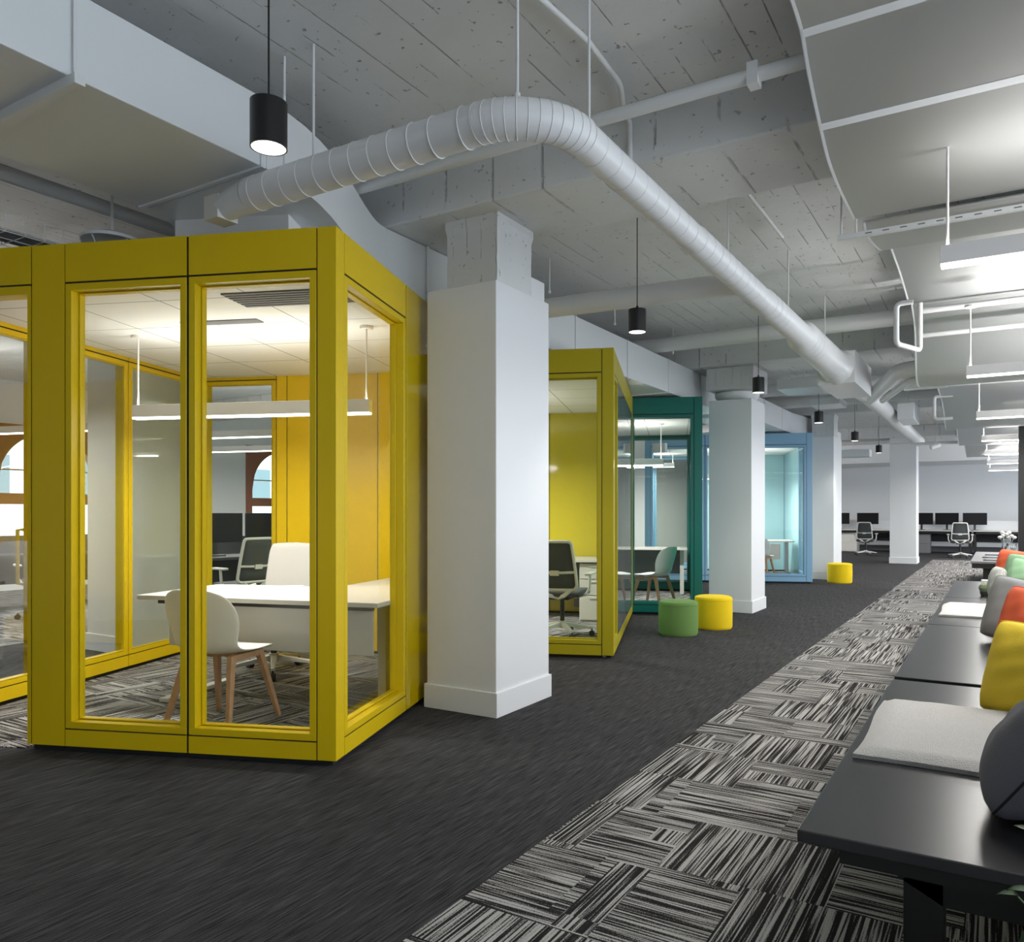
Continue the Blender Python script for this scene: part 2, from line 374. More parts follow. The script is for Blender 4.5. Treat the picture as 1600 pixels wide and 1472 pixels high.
# left wall with arched windows
WX = -14.0
wins = [(6.15, 8.05), (11.1, 13.0), (16.0, 17.9), (21.0, 22.9)]
segs = []; y = -3.0
for a, b in wins: segs.append((y, a)); y = b
segs.append((y, 29.0))
mb = MB()
for a, b in segs: mb.box(WX - 0.25, WX, a, b, 0, SLAB)
for a, b in wins: mb.box(WX - 0.25, WX, a, b, 0, 0.55).box(WX - 0.25, WX, a, b, 2.72, SLAB)
struct(mb.build('wall_left', 'wall'))
def arch_window(i, a, b):
    c = (a + b) / 2; hw = (b - a) / 2; ri = hw - 0.16; zs = 2.62 - ri   # spring line
    zs = 1.78
    def top(yy):  # gothic-like round head
        t = max(0.0, 1 - ((yy - c) / ri) ** 2); return zs + 0.84 * math.sqrt(t)
    mb = MB(); n = 28
    # head filler between arch curve and lintel, as a thick plate
    for k in range(n):
        y0 = c - ri + 2 * ri * k / n; y1 = c - ri + 2 * ri * (k + 1) / n
        za, zb = top(y0), top(y1)
        x0, x1 = WX - 0.12, WX + 0.02
        mb.add([(x0,y0,za),(x1,y0,za),(x1,y1,zb),(x0,y1,zb),(x0,y0,2.74),(x1,y0,2.74),(x1,y1,2.74),(x0,y1,2.74)],
               [(3,2,1,0),(4,5,6,7),(0,1,5,4),(1,2,6,5),(2,3,7,6),(3,0,4,7)])
    mb.box(WX - 0.12, WX + 0.02, a, c - ri, 0.5, 2.74).box(WX - 0.12, WX + 0.02, c + ri, b, 0.5, 2.74)
    mb.box(WX - 0.12, WX + 0.03, a, b, 0.5, 0.62)
    mb.box(WX - 0.1, WX + 0.02, c - ri, c + ri, 1.42, 1.60)
    mb.box(WX - 0.08, WX, c - 0.03, c + 0.03, 0.62, 2.6)
    mb.box(WX - 0.08, WX, c - ri, c + ri, 1.98, 2.0)
    w = struct(mb.build('window_%d' % i, 'brown'))
    struct(MB().box(WX - 0.06, WX - 0.052, a + 0.05, b - 0.05, 0.6, 2.66).build('window_glass', 'glass', w))
for i, (a, b) in enumerate(wins): arch_window(i + 1, a, b)
# building across the street
bl = thing('facade_building', 'pale building with rows of windows seen outside through the arched windows', 'building', (-24, 0, 0))
MB().box(-0.5, 0, 0, 40, -4, 12).build('wall', 'facade', bl)
for yy in range(1, 38, 3):
    for zz in (-1.2, 1.6, 4.4):
        MB().box(0.0, 0.05, yy, yy + 1.1, zz, zz + 1.3).build('window', 'facade_glass', bl)

# columns
def column(x0, x1, y0, y1, label, cap=None, casing=True, capital=False):
    t = thing('column', label, 'column', ((x0+x1)/2, (y0+y1)/2, 0), group=None)
    hx, hy = (x1-x0)/2, (y1-y0)/2
    MB().box(-hx, hx, -hy, hy, 0, 2.735 if casing else 3.16).build('casing', 'paint', t, bevel=0.006)
    MB().box(-hx-0.014, hx+0.014, -hy-0.014, hy+0.014, 0, 0.155).build('baseboard', 'paint', t, bevel=0.003)
    if capital:
        MB().lathe([(0.20, 2.735), (0.24, 2.75), (0.285, 2.80), (0.29, 2.845), (0.26, 2.87)], n=36).build('capital_collar', 'paint', t, smooth=True)
        MB().box(-hx - .03, hx + .03, -hy - .02, hy + .03, 2.865, 3.16).build('capital_block', 'conc_col', t, bevel=0.02, seg=3)
        return t
    if casing:
        a, b, c, d = cap or (-hx+0.16, hx, -hy+0.01, -hy+0.42)
        mb = MB(); n = 9
        # rough chipped concrete stub: stacked slightly irregular rings
        P = []
        corners = [(a, c), (b, c), (b, d), (a, d)]
        ring = []
        for k in range(4):
            p, q = corners[k], corners[(k+1) % 4]
            for s_ in range(5): ring.append((p[0]+(q[0]-p[0])*s_/5, p[1]+(q[1]-p[1])*s_/5))
        ring.append(ring[0])
        rows = []
        for z in [2.73 + (3.165-2.73)*i/n for i in range(n+1)]:
            jit = [(random.uniform(-.0015, .0015), random.uniform(-.0015, .0015)) for _ in ring[:-1]]; jit.append(jit[0])
            g = 0.010 if z > 3.09 else 0
            rows.append([(x + (g if x > (a+b)/2 else -g) + j[0], y + (g if y > (c+d)/2 else -g) + j[1], z) for (x, y), j in zip(ring, jit)])
        mb.grid(rows).build('concrete_shaft', 'conc_col', t)
        MB().box(b - 0.0, hx + 0.0, c + 0.12, hy - 0.05, 2.73, 2.84).build('ledge', 'paint', t) if hx - b > 0.02 else None
        MB().box(a + 0.05, hx - 0.002, d - 0.01, hy - 0.06, 2.73, 2.86).build('ledge', 'paint', t)
    return t
column(-3.25, -2.70, 4.0, 4.655, 'white square column nearest the camera, between the two yellow booths')
column(-3.26, -2.70, 9.78, 10.43, 'white square column behind the green and yellow poufs', capital=True)
column(-3.26, -2.70, 15.45, 16.3, 'white square column beside the sky blue booth, behind the far yellow pouf')
column(-2.37, -1.76, 21.25, 21.9, 'farthest white column, standing in front of the computer desks', casing=False)
column(-7.36, -6.89, 4.07, 4.6, 'white column seen through the glass walls of the front yellow booth')
struct(MB().beam((-6.64, 4.02, 1.58), (-7.06, 5.12, 1.58), 0.1, 3.16).build('wall_partition', 'paint'))
struct(MB().beam((-6.64, 4.02, 0.08), (-7.06, 5.12, 0.08), 0.125, 0.16).build('baseboard_partition', 'paint'))
struct(MB().box(-9.6, -5.2, 17.5, 17.6, 0, 3.16).build('wall_inner', 'wall'))

# ================================================================== BOOTHS
def booth(O, label, frame_m, gloss_m, in_m, W=3.0, D=3.06, front=None, right=None, back=None, left=None, glass_m='glass', door=False, vent=False):
    t = thing('glass_booth', label, 'office booth', (O[0], O[1], 0), TH)
    Z0, Z1, HB = 0.03, 2.72, 2.515
    maps = {
        'front': lambda s0, s1, d0, d1: (-s1, -s0, d0, d1),
        'right': lambda s0, s1, d0, d1: (-d1, -d0, s0, s1),
        'left':  lambda s0, s1, d0, d1: (-W + d0, -W + d1, s0, s1),
        'back':  lambda s0, s1, d0, d1: (-s1, -s0, D - d1, D - d0)}
    G = 0.004
    def bx(side, s0, s1, d0, d1, z0, z1, mb=None):
        a = maps[side](s0, s1, d0, d1); return (mb or MB()).box(a[0], a[1], a[2], a[3], z0, z1)
    def gask(side, s0, s1, z0=Z0 + 0.004, z1=Z1 - 0.004):
        bx(side, s0, s1, 0.006, 0.084, z0, z1).build('gasket', 'gasket', t)
    def window(side, s0, s1, z0=0.125, z1=2.505, gm=glass_m, sill=True, bw=0.036, iw=0.006):
        mb = MB(); s0 += G; s1 -= G
        for (a, b, c, d, e, f) in ((s0, s1, 0, 0.09, z1 - bw, z1), (s0, s1, 0, 0.09, z0, z0 + bw), (s0, s0 + bw, 0, 0.09, z0 + bw, z1 - bw), (s1 - bw, s1, 0, 0.09, z0 + bw, z1 - bw)):
            bx(side, a, b, c, d, e, f, mb)
        fr = mb.build('window_frame', frame_m, t, bevel=0.0015, seg=1)
        mb = MB(); a0, a1, c0, c1 = s0 + bw + 0.003, s1 - bw - 0.003, z0 + bw + 0.003, z1 - bw - 0.003
        for (a, b, e, f) in ((a0, a1, c1 - iw, c1), (a0, a1, c0, c0 + iw), (a0, a0 + iw, c0 + iw, c1 - iw), (a1 - iw, a1, c0 + iw, c1 - iw)):
            bx(side, a, b, 0.052, 0.089, e, f, mb)
        mb.build('glazing_bead', frame_m, fr, bevel=0.001, seg=1)
        bx(side, a0 + iw - .004, a1 - iw + .004, 0.074, 0.082, c0 + iw - .004, c1 - iw + .004).build('glass_pane', gm, fr)
    def header(side, s0, s1): bx(side, s0 + G, s1 - G, 0, 0.09, HB, Z1).build('header_panel', frame_m, t)
    def rail(side, s0, s1): bx(side, s0 + G, s1 - G, 0, 0.09, Z0, 0.118).build('base_rail', frame_m, t)
    def panel(side, s0, s1, m_): bx(side, s0 + G, s1 - G, 0, 0.09, Z0, Z1).build('wall_panel', m_, t)
    def unit(side, s0, s1, gm=glass_m):
        window(side, s0, s1, gm=gm); header(side, s0, s1); rail(side, s0, s1)
    def post(side, s0, s1): bx(side, s0, s1, 0, 0.095, Z0, Z1).build('post', frame_m, t)
    # corner posts
    PW = 0.10
    for x0, x1, y0, y1 in ((-PW, 0, 0, PW), (-W, -W + PW, 0, PW), (-W, -W + PW, D - PW, D), (-PW, 0, D - PW, D)):
        MB().box(x0, x1, y0, y1, Z0, Z1).build('corner_post', frame_m, t, bevel=0.001, seg=1)
    # gaskets fill the joints behind the panels
    for side, Ls in (('front', front), ('right', right), ('back', back), ('left', left)):
        for kind, s0, s1 in Ls:
            if kind == 'w': unit(side, s0, s1)
            elif kind == 'm': unit(side, s0, s1, 'glass_milky')
            elif kind == 'g': unit(side, s0, s1, 'glass_green')
            elif kind == 'f':
                bx(side, s0 + G, s1 - G, 0.004, 0.014, 0.125, 2.505).build('glass_pane', 'glass_green', t); header(side, s0, s1); rail(side, s0, s1)
                mb = MB(); bx(side, s0 + G, s0 + .03, 0.016, 0.06, 0.125, 2.505, mb); mb.build('mullion', frame_m, t)
            elif kind == 'p': panel(side, s0, s1, frame_m)
            elif kind == 'l': panel(side, s0, s1, gloss_m)
            elif kind == 'i': panel(side, s0, s1, in_m)
            elif kind == 'o': post(side, s0, s1)
            elif kind == 'd':
                header(side, s0, s1)
                mb = MB()
                bx(side, s0 + G, s1 - G, 0, 0.09, 2.46, 2.505, mb); bx(side, s0 + G, s0 + 0.024, 0, 0.09, Z0, 2.46, mb); bx(side, s1 - 0.05, s1 - G, 0, 0.09, Z0, 2.46, mb)
                mb.build('door_frame', frame_m, t)
            for s in (s0, s1): gask(side, s - 0.006, s + 0.006)
            if kind in 'wmg': gask(side, s0 + .01, s1 - .01, 0.116, 0.127); gask(side, s0 + .01, s1 - .01, 2.503, 2.517)
            if kind == 'd': gask(side, s0 + .01, s1 - .01, 2.503, 2.517)
    if door:   # pull handle on the outside of the glazed left door
        x = -W
        MB().tube([(x, 1.06, 0.78), (x - .055, 1.06, 0.78), (x - .055, 1.06, 1.16), (x, 1.06, 1.16)], 0.012, 8).build('handle', frame_m, t)
    # plinth, roof, ceiling, floor
    mb = MB()
    segs_ = [(-0.10, -W + 0.02)] if not door else [(-0.02, -1.76)]
    for a, b in segs_: mb.box(b, a if a < -0.03 else -0.03, 0.03, 0.07, 0.0, Z0)
    mb.box(-0.07, -0.03, 0.07, D - .03, 0, Z0).box(-W + .03, -W + .07, 0.07, D - .03, 0, Z0).box(-W + .07, -0.07, D - .07, D - .03, 0, Z0)
    mb.build('plinth', 'plinth', t)
    MB().box(-W + 0.1, -0.1, 0.1, D - 0.1, 2.54, 2.68).build('ceiling_panel', 'tiles', t)
    if vent:
        v = MB()
        for k in range(7): v.box(-0.90, -0.16, 0.42 + k * 0.042, 0.447 + k * 0.042, 2.532, 2.54)
        v.build('air_grille', 'midgrey', t)
        MB().box(-1.55, -1.00, 0.98, 1.07, 2.534, 2.54).build('linear_diffuser', 'midgrey', t)
    w = frame(O)
    poly = [w(-0.09, .09), w(-0.09, D - .09), w(-W + .09, D - .09), w(-W + .09, 0.01), w(-1.80, 0.01), w(-1.80, .09)] if door else [w(-0.09, .09), w(-0.09, D - .09), w(-W + .09, D - .09), w(-W + .09, .09)]
    struct(MB().prism(poly, 0.0, 0.005).build('floor', 'carpet'))
    return t

O1 = (-2.868, 2.814)
booth(O1, 'large bright yellow glass booth nearest the camera, at the left', 'yellow', 'yellow_gloss', 'yellow_in_lit',
      W=2.80, front=[('w', 0.103, 0.818), ('w', 0.824, 1.545), ('o', 1.548, 1.745), ('d', 1.75, 2.70)],
      right=[('w', 0.10, 1.02), ('l', 1.02, 1.99), ('l', 1.99, 2.96)],
      back=[('i', 0.10, 0.97), ('i', 0.97, 1.85), ('i', 1.85, 1.955), ('w', 1.955, 2.70)],
      left=[('w', 0.10, 1.09), ('w', 1.09, 1.985), ('m', 1.985, 2.96)], door=True, vent=True)
O2 = (-2.895, 6.115)
booth(O2, 'olive yellow glass booth behind the nearest white column', 'olive', 'olive_gloss', 'olive_gloss',
      front=[('w', 0.103, 1.08), ('p', 1.08, 2.9)],
      right=[('w', 0.10, 0.50), ('f', 0.50, 1.70), ('f', 1.70, 2.96)],
      back=[('i', 0.10, 1.05), ('i', 1.05, 2.0), ('i', 2.0, 2.9)],
      left=[('w', 0.10, 1.0), ('w', 1.0, 2.0), ('w', 2.0, 2.96)])
O3 = (-3.165, 9.25)
booth(O3, 'dark teal green glass booth behind the green pouf', 'teal', 'teal_gloss', 'teal_gloss',
      front=[('w', 0.103, 0.89), ('p', 0.89, 2.9)],
      right=[('l', 0.10, 1.02), ('l', 1.02, 1.99), ('l', 1.99, 2.96)],
      back=[('w', 0.10, 1.05), ('w', 1.05, 2.0), ('w', 2.0, 2.9)],
      left=[('w', 0.10, 1.0), ('w', 1.0, 2.0), ('w', 2.0, 2.96)])
O4 = (-2.89, 14.45)
booth(O4, 'sky blue glass booth farthest down the corridor', 'blue', 'blue', 'blue_gloss',
      front=[('w', 0.103, 1.0), ('w', 1.0, 1.9), ('w', 1.9, 2.9)],
      right=[('w', 0.10, 1.02), ('i', 1.02, 1.99), ('i', 1.99, 2.96)],
      back=[('i', 0.10, 1.05), ('i', 1.05, 2.0), ('w', 2.0, 2.9)],
      left=[('p', 0.10, 1.0), ('w', 1.0, 2.0), ('w', 2.0, 2.96)])
w1 = frame(O1); w2 = frame(O2); w3 = frame(O3); w4 = frame(O4)
# white box unit on top of front booth
p = w1(-0.76, 0.62)
tag(MB().box(-0.345, 0.345, -0.32, 0.32, 0, 0.215).build('air_handling_box', 'paint', bevel=0.003), 'plain white box lying on the roof of the front yellow booth', 'box')
bpy.data.objects['air_handling_box'].location = (p[0], p[1], 2.72); bpy.data.objects['air_handling_box'].rotation_euler = (0, 0, TH)

# ------------------------------------------------------------------ booth lamps
def add_area(parent, loc, sx, sy, power, col=(1, 0.965, 0.92), up=False, name='lamp_light'):
    d = bpy.data.lights.new(name, 'AREA'); d.shape = 'RECTANGLE'; d.size = sx; d.size_y = sy; d.energy = power; d.color = col
    o = bpy.data.objects.new(name, d); C.objects.link(o); o.location = loc
    if up: o.rotation_euler = (PI, 0, 0)
    if parent: o.parent = parent
    return o
def linear_lamp(name, label, L, loc, rz, ztop, power, group=None, mat_d='lamp', h=0.10, upf=0.2):
    """origin at lamp's lower left end; runs along local +x"""
    t = thing(name, label, 'pendant lamp', loc, rz, group)
    MB().box(0, L, -0.03, 0.03, 0.012, h).build('housing', 'lampbody', t, bevel=0.002, seg=1)
    MB().box(0.004, L - 0.004, -0.027, 0.027, 0, 0.012).build('diffuser', mat_d, t)
    for x in (0.03, L - 0.03):
        MB().tube([(x, 0, h), (x, 0, ztop - loc[2])], 0.006, 8).build('suspension_rod', 'lampbody', t)
        MB().cyl(x, 0, ztop - loc[2] - 0.02, ztop - loc[2], 0.045, 20).build('ceiling_rose', 'lampbody', t)
    add_area(t, (L / 2, 0, -0.004), L - .02, 0.05, power)
    if upf: add_area(t, (L / 2, 0, h + 0.004), L - .02, 0.05, power * upf, up=True)
    return t
for nm, (wf, u0, v0, L, cat) in dict(a=(w1, 2.13, 1.30, 1.78, 'long white linear pendant lamp inside the front yellow booth'),
                              b=(w2, 2.3, 1.4, 1.1, 'white linear pendant lamp inside the olive yellow booth'),
                              c=(w3, 1.7, 1.3, 1.2, 'white linear pendant lamp inside the teal green booth'),
                              d=(w4, 2.0, 1.3, 1.30, 'small white linear pendant lamp inside the sky blue booth')).items():
    q = wf(-u0, v0)
    linear_lamp('linear_pendant_lamp', cat, L, (q[0], q[1], 1.945), TH, 2.54, BOOTH_W * (1.0 if nm == 'a' else 1.3))

# ================================================================== CHAIRS
def shell_chair(label, loc, rz):
    t = thing('shell_chair', label, 'chair', loc, rz)
    prof = [(0.235, 0.425, .155, 0, .0), (0.225, 0.447, .20, 0, .0), (0.17, 0.457, .225, .004, 0), (0.08, 0.447, .235, .012, 0), (-0.02, 0.437, .235, .022, 0),
            (-0.11, 0.436, .23, .035, 0), (-0.17, 0.455, .225, .04, .02), (-0.205, 0.50, .225, .03, .05), (-0.225, 0.56, .235, .01, .07),
            (-0.243, 0.63, .255, 0, .075), (-0.26, 0.70, .255, 0, .07), (-0.275, 0.765, .235, 0, .055), (-0.287, 0.81, .19, 0, .035), (-0.292, 0.832, .10, 0, .01)]
    P = []
    for y, z, w_, upk, fwd in prof:
        P.append([(w_ * s_, y + fwd * abs(s_) ** 2.2, z + upk * abs(s_) ** 2.2) for s_ in [-1, -.85, -.6, -.3, 0, .3, .6, .85, 1]])
    MB().grid(P).build('shell', 'plastic', t, smooth=True, solid=0.012, sub=1)
    for sx in (-1, 1):
        for y0, y1 in ((0.13, 0.235), (-0.12, -0.235)):
            MB().beam((sx * 0.155, y0, 0.425), (sx * 0.225, y1, 0.0), (0.038, 0.024), (0.042, 0.026), up=(0, 1, 0)).build('leg', 'wood', t, bevel=0.004)
        MB().beam((sx * 0.155, 0.15, 0.415), (sx * 0.155, -0.14, 0.415), 0.03, 0.035).build('seat_rail', 'wood', t)
    MB().box(-0.15, 0.15, -0.02, 0.02, 0.405, 0.43).build('cross_bar', 'wood', t)
    return t
q = w1(-1.03, 0.655); shell_chair('white shell chair with oak legs at the desk in the front yellow booth', (*q, 0.005), TH - math.radians(7))
q = w3(-0.62, 0.62); shell_chair('white shell chair with wooden legs inside the teal green booth', (*q, 0.005), TH + math.radians(62))
q = w4(-0.85, 0.62); shell_chair('white shell chair with wooden legs inside the sky blue booth', (*q, 0.005), TH - math.radians(25))

def star_base(t, r=0.31, m='lightgrey', rot=0.3, cz=0.06):
    mb = MB()
    for k in range(5):
        a = rot + 2 * PI * k / 5
        mb.beam((0.03*math.cos(a), 0.03*math.sin(a), 0.125), (r*math.cos(a), r*math.sin(a), 0.085), (0.05, 0.028), (0.045, 0.022))
    mb.cyl(0, 0, 0.09, 0.16, 0.04, 16).build('base', m, t, bevel=0.004)
    for k in range(5):
        a = rot + 2 * PI * k / 5; x, y_ = (r - .005)*math.cos(a), (r - .005)*math.sin(a)
        d = Vector((-math.sin(a), math.cos(a), 0)) * 0.022
        MB().tube([Vector((x, y_, 0.03)) - d, Vector((x, y_, 0.03)) + d], 0.03, 14).tube([(x, y_, 0.03), (x, y_, 0.08)], 0.008, 8).build('caster', 'darkgrey', t)
    MB().cyl(0, 0, 0.14, 0.40, 0.024, 16).build('gas_lift', 'black', t)
def mesh_chair(label, loc, rz, group=None, prototype=[None]):
    if prototype[0] is not None: return dup(prototype[0], loc, rz, label, group)
    t = thing('office_chair', label, 'office chair', loc, rz, group)
    prototype[0] = t
    star_base(t)
    MB().box(-0.24, 0.24, -0.20, 0.26, 0.42, 0.485).build('seat', 'mesh', t, bevel=0.03, seg=3)
    MB().box(-0.10, 0.10, -0.12, 0.12, 0.385, 0.42).build('mechanism', 'darkgrey', t, bevel=0.01)
    # back frame: rounded trapezoid ring, leaning
    def bp(x, z): return (x, -0.22 - (z - 0.5) * 0.16 + 0.25 * x * x, z)
    out = []
    cs = [(0.215, 0.50), (0.175, 0.885), (-0.175, 0.885), (-0.215, 0.50)]
    def corner(cx, cz, r, a0, a1): return [(cx + r*math.cos(a0 + (a1-a0)*i/5), cz + r*math.sin(a0 + (a1-a0)*i/5)) for i in range(6)]
    ring = corner(0.165, 0.55, 0.05, -PI/2, 0) + [(0.205, 0.70), (0.19, 0.86)] + corner(0.14, 0.945, 0.04, 0, PI/2) + corner(-0.14, 0.945, 0.04, PI/2, PI) + [(-0.19, 0.86), (-0.205, 0.70)] + corner(-0.165, 0.55, 0.05, PI, 1.5*PI)
    MB().tube([bp(x, z) for x, z in ring], 0.017, 8, closed=True).build('backrest_frame', 'lightgrey', t, smooth=True)
    P = []
    for i in range(7):
        z = 0.505 + (0.98 - 0.505) * i / 6; hw = 0.21 - 0.03 * i / 6 - (0.03 if i in (0, 6) else 0)
        P.append([bp(hw * s_, z) for s_ in (-1, -.5, 0, .5, 1)])
    MB().grid(P).build('backrest_mesh', 'mesh', t, smooth=True, solid=0.004)
    MB().tube([bp(-0.205, 0.68), (-0.1, bp(0, .68)[1] - .02, 0.675), (0, bp(0, .68)[1] - .03, 0.67), (0.1, bp(0, .68)[1] - .02, 0.675), bp(0.205, 0.68)], 0.014, 8).box(-0.045, 0.045, bp(0, .66)[1] - .05, bp(0, .66)[1] - .02, 0.645, 0.695).build('lumbar_bar', 'lightgrey', t, smooth=True)
    MB().tube([(-0.15, bp(.15, .5)[1], 0.5), (-0.08, -0.22, 0.44), (0, -0.14, 0.41), (0.08, -0.22, 0.44), (0.15, bp(.15, .5)[1], 0.5)], 0.022, 8).build('back_bracket', 'lightgrey', t, smooth=True)
    for sx in (-1, 1):
        MB().tube([(sx*0.14, -0.02, 0.41), (sx*0.26, -0.03, 0.44), (sx*0.295, -0.03, 0.50), (sx*0.30, -0.02, 0.64)], 0.016, 8).build('arm_post', 'lightgrey', t, smooth=True)
        MB().box(sx*0.30 - 0.035, sx*0.30 + 0.035, -0.13, 0.12, 0.64, 0.665).build('armrest', 'lightgrey', t, bevel=0.01)
    return t
mesh_chair('grey mesh office chair by the far desks, left of the farthest column', (-3.42, 24.75, 0.0), 0.0)
mesh_chair('grey mesh office chair by the far desks, right of the farthest column', (-0.93, 24.7, 0.004), 0.03)
q = w2(-0.62, 1.15); mesh_chair('grey mesh office chair inside the olive yellow booth', (*q, 0.005), TH - math.radians(8))
mesh_chair('grey mesh office chair in the back office, seen through the front yellow booth', (-7.42, 5.86, 0.004), math.radians(84))
# upholstered chair behind the booth desk (faces the camera)
q = w1(-1.47, 2.05)
t = thing('executive_chair', 'white upholstered swivel chair behind the desk in the front yellow booth', 'office chair', (*q, 0.005), TH + PI - math.radians(6))
star_base(t, 0.33, 'lightgrey', 0.9)
MB().box(-0.25, 0.25, -0.22, 0.25, 0.42, 0.50).build('seat', 'leather', t, bevel=0.03, seg=3)
P = []
for i in range(9):
    k = i / 8; z = 0.46 + 0.57 * k; hw = (0.235 - 0.02 * k) * (1 if i < 8 else 0.90)
    P.append([(hw * s_, -0.20 - 0.10 * k + 0.03 * s_ * s_ , z - (0.01 * s_ * s_ if i == 8 else 0)) for s_ in (-1, -.92, -.6, -.2, .2, .6, .92, 1)])
MB().grid(P).build('backrest', 'leather', t, smooth=True, solid=0.05, sub=2)
for sx in (-1, 1): MB().tube([(sx*0.24, -0.02, 0.44), (sx*0.30, -0.02, 0.48), (sx*0.30, 0.0, 0.66), (sx*0.29, -0.16, 0.68)], 0.015, 8).build('arm', 'lightgrey', t, smooth=True)

# ================================================================== DESKS
# booth 1 L-shaped desk (origin at right front end)
q = w1(-0.10, 0.80)
rd = TH - math.radians(6)
t = thing('corner_desk', 'white L-shaped desk inside the front yellow booth', 'desk', (*q, 0), rd)
MB().prism([(-0.0, 0.0), (-0.0, 2.02), (-0.78, 2.02), (-0.78, 0.86), (-1.78, 0.80), (-1.78, 0.0)], 0.70, 0.73).build('desktop', 'laminate', t, bevel=0.004)
MB().box(-1.66, -0.12, 0.16, 0.18, 0.375, 0.665).build('modesty_panel', 'laminate', t, bevel=0.002)
MB().box(-1.70, -0.10, 0.10, 0.15, 0.665, 0.70).box(-1.70, -0.1, 0.6, 0.65, 0.665, 0.70).build('under_frame', 'black', t)
for x in (-1.62, -0.16):
    MB().box(x - 0.03, x + 0.03, 0.36, 0.44, 0.03, 0.70).build('leg', 'lightgrey', t, bevel=0.004)
    MB().box(x - 0.035, x + 0.035, 0.06, 0.72, 0.006, 0.035).build('foot', 'lightgrey', t, bevel=0.004)
MB().box(-0.55, -0.47, 1.75, 1.83, 0.006, 0.70).build('leg', 'lightgrey', t)
pp = tag(MB().box(-0.15, 0.15, -0.1, 0.1, 0, 0.004).build('paper_sheets', 'paper'), 'sheets of paper lying on the desk in the front yellow booth', 'paper')
q = w1(-1.18, 1.62); pp.location = (*q, 0.731); pp.rotation_euler = (0, 0, TH + 0.3)
# booth 2 desk + drawers
q = w2(-0.12, 1.95)
t = thing('side_desk', 'white desk along the back wall of the olive yellow booth', 'desk', (*q, 0), TH)
MB().box(-1.7, 0, 0.25, 0.95, 0.70, 0.73).build('desktop', 'laminate', t, bevel=0.003)
MB().box(-1.65, -1.6, 0.3, 0.9, 0.006, 0.70).build('side_panel', 'laminate', t)
MB().box(-0.6, -0.03, 0.88, 0.9, 0.1, 0.7).build('back_panel', 'midgrey', t)
q = w2(-0.18, 2.24)
t = thing('drawer_cabinet', 'white three-drawer pedestal under the desk in the olive yellow booth', 'cabinet', (*q, 0.005), TH)
MB().box(-0.40, 0, 0.02, 0.5, 0, 0.68).build('body', 'laminate', t, bevel=0.003)
for z0, z1 in ((0.02, 0.30), (0.31, 0.49), (0.50, 0.67)):
    dr = MB().box(-0.395, -0.005, 0, 0.018, z0, z1).build('drawer', 'laminate', t, bevel=0.003)
    MB().box(-0.28, -0.12, -0.012, 0.0, z1 - 0.03, z1 - 0.02).build('handle', 'lightgrey', dr)
# green booth desk with monitor
q = w3(-0.35, 2.3)
t = thing('side_desk', 'white desk at the back of the teal green booth', 'desk', (*q, 0), TH)
MB().box(-1.5, 0.2, 0, 0.55, 0.70, 0.73).build('desktop', 'laminate', t, bevel=0.003)
MB().box(-1.45, 0.15, 0.48, 0.5, 0.30, 0.70).build('modesty_panel', 'midgrey', t)
for x in (-1.4, 0.12): MB().box(x - .03, x + .03, 0.2, 0.28, 0.006, 0.7).build('leg', 'lightgrey', t)
# blue booth desk
q = w4(-0.16, 1.05)
t = thing('side_desk', 'white desk inside the sky blue booth', 'desk', (*q, 0), TH)
MB().box(-1.5, 0, 0, 0.75, 0.70, 0.73).build('desktop', 'laminate', t, bevel=0.003)
MB().box(-1.4, -0.25, 0.1, 0.12, 0.36, 0.66).build('modesty_panel', 'laminate', t)
for x in (-1.4, -0.1): MB().box(x - .03, x + .03, 0.3, 0.38, 0.006, 0.7).build('leg', 'lightgrey', t)
q = w4(-0.95, 2.1); mesh_chair('grey mesh office chair behind the desk in the sky blue booth', (*q, 0.005), TH + PI - 0.2)

# far desks
def bench_desk(label, x0, x1, y0, y1, legs=True):
    t = thing('computer_desk', label, 'desk', ((x0 + x1) / 2, (y0 + y1) / 2, 0))
    hx, hy = (x1 - x0) / 2, (y1 - y0) / 2
    MB().box(-hx, hx, -hy, hy, 0.70, 0.73).build('desktop', 'laminate', t, bevel=0.003)
    MB().box(-hx + .02, hx - .02, -hy + 0.05, -hy + .09, 0.63, 0.70).build('under_frame', 'black', t)
    MB().box(-hx + .02, hx - .02, hy - .04, hy - .02, 0.20, 1.02).build('screen_panel', 'wall', t)
    MB().box(-hx + .1, hx - .1, hy - .10, hy - .07, 0.35, 0.62).build('modesty_panel', 'darkgrey', t)
    for sx in (-1, 1):
        for sy in (-1, 1): MB().box(sx*(hx - .06) - .03, sx*(hx - .06) + .03, sy*(hy - .08) - .03, sy*(hy - .08) + .03, 0, 0.70).build('leg', 'black', t)
    return t
bench_desk('long white computer desk left of the farthest column', -6.2, -2.62, 26.9, 27.9)
bench_desk('long white computer desk right of the farthest column', -2.55, -0.7, 26.9, 27.9)
bench_desk('white computer desk at the far right end of the room', -0.68, 1.5, 26.9, 27.9)
struct(MB().box(-10, 5.4, 28.3, 28.4, 0, 0.62).build('trim_6', 'midgrey'))
def monitor(label, loc, rz, w=0.66, h=0.37, proto=[None]):
    if proto[0]: return dup(proto[0], loc, rz, label)
    t = thing('computer_monitor', label, 'monitor', loc, rz); proto[0] = t
    MB().box(-w/2, w/2, -0.012, 0.02, 0.17, 0.17 + h).build('screen', 'screen', t, bevel=0.004)
    MB().box(-0.03, 0.03, 0.02, 0.05, 0.02, 0.36).build('stand', 'black', t)
    MB().box(-0.11, 0.11, -0.06, 0.10, 0.0, 0.014).build('stand_base', 'black', t)
    return t
monitor('black monitor on the far desk, behind the far yellow pouf', (-4.62, 27.4, 0.73), 0)
monitor('black monitor on the far desk, above the mesh chair left of the farthest column', (-3.72, 27.4, 0.73), 0)
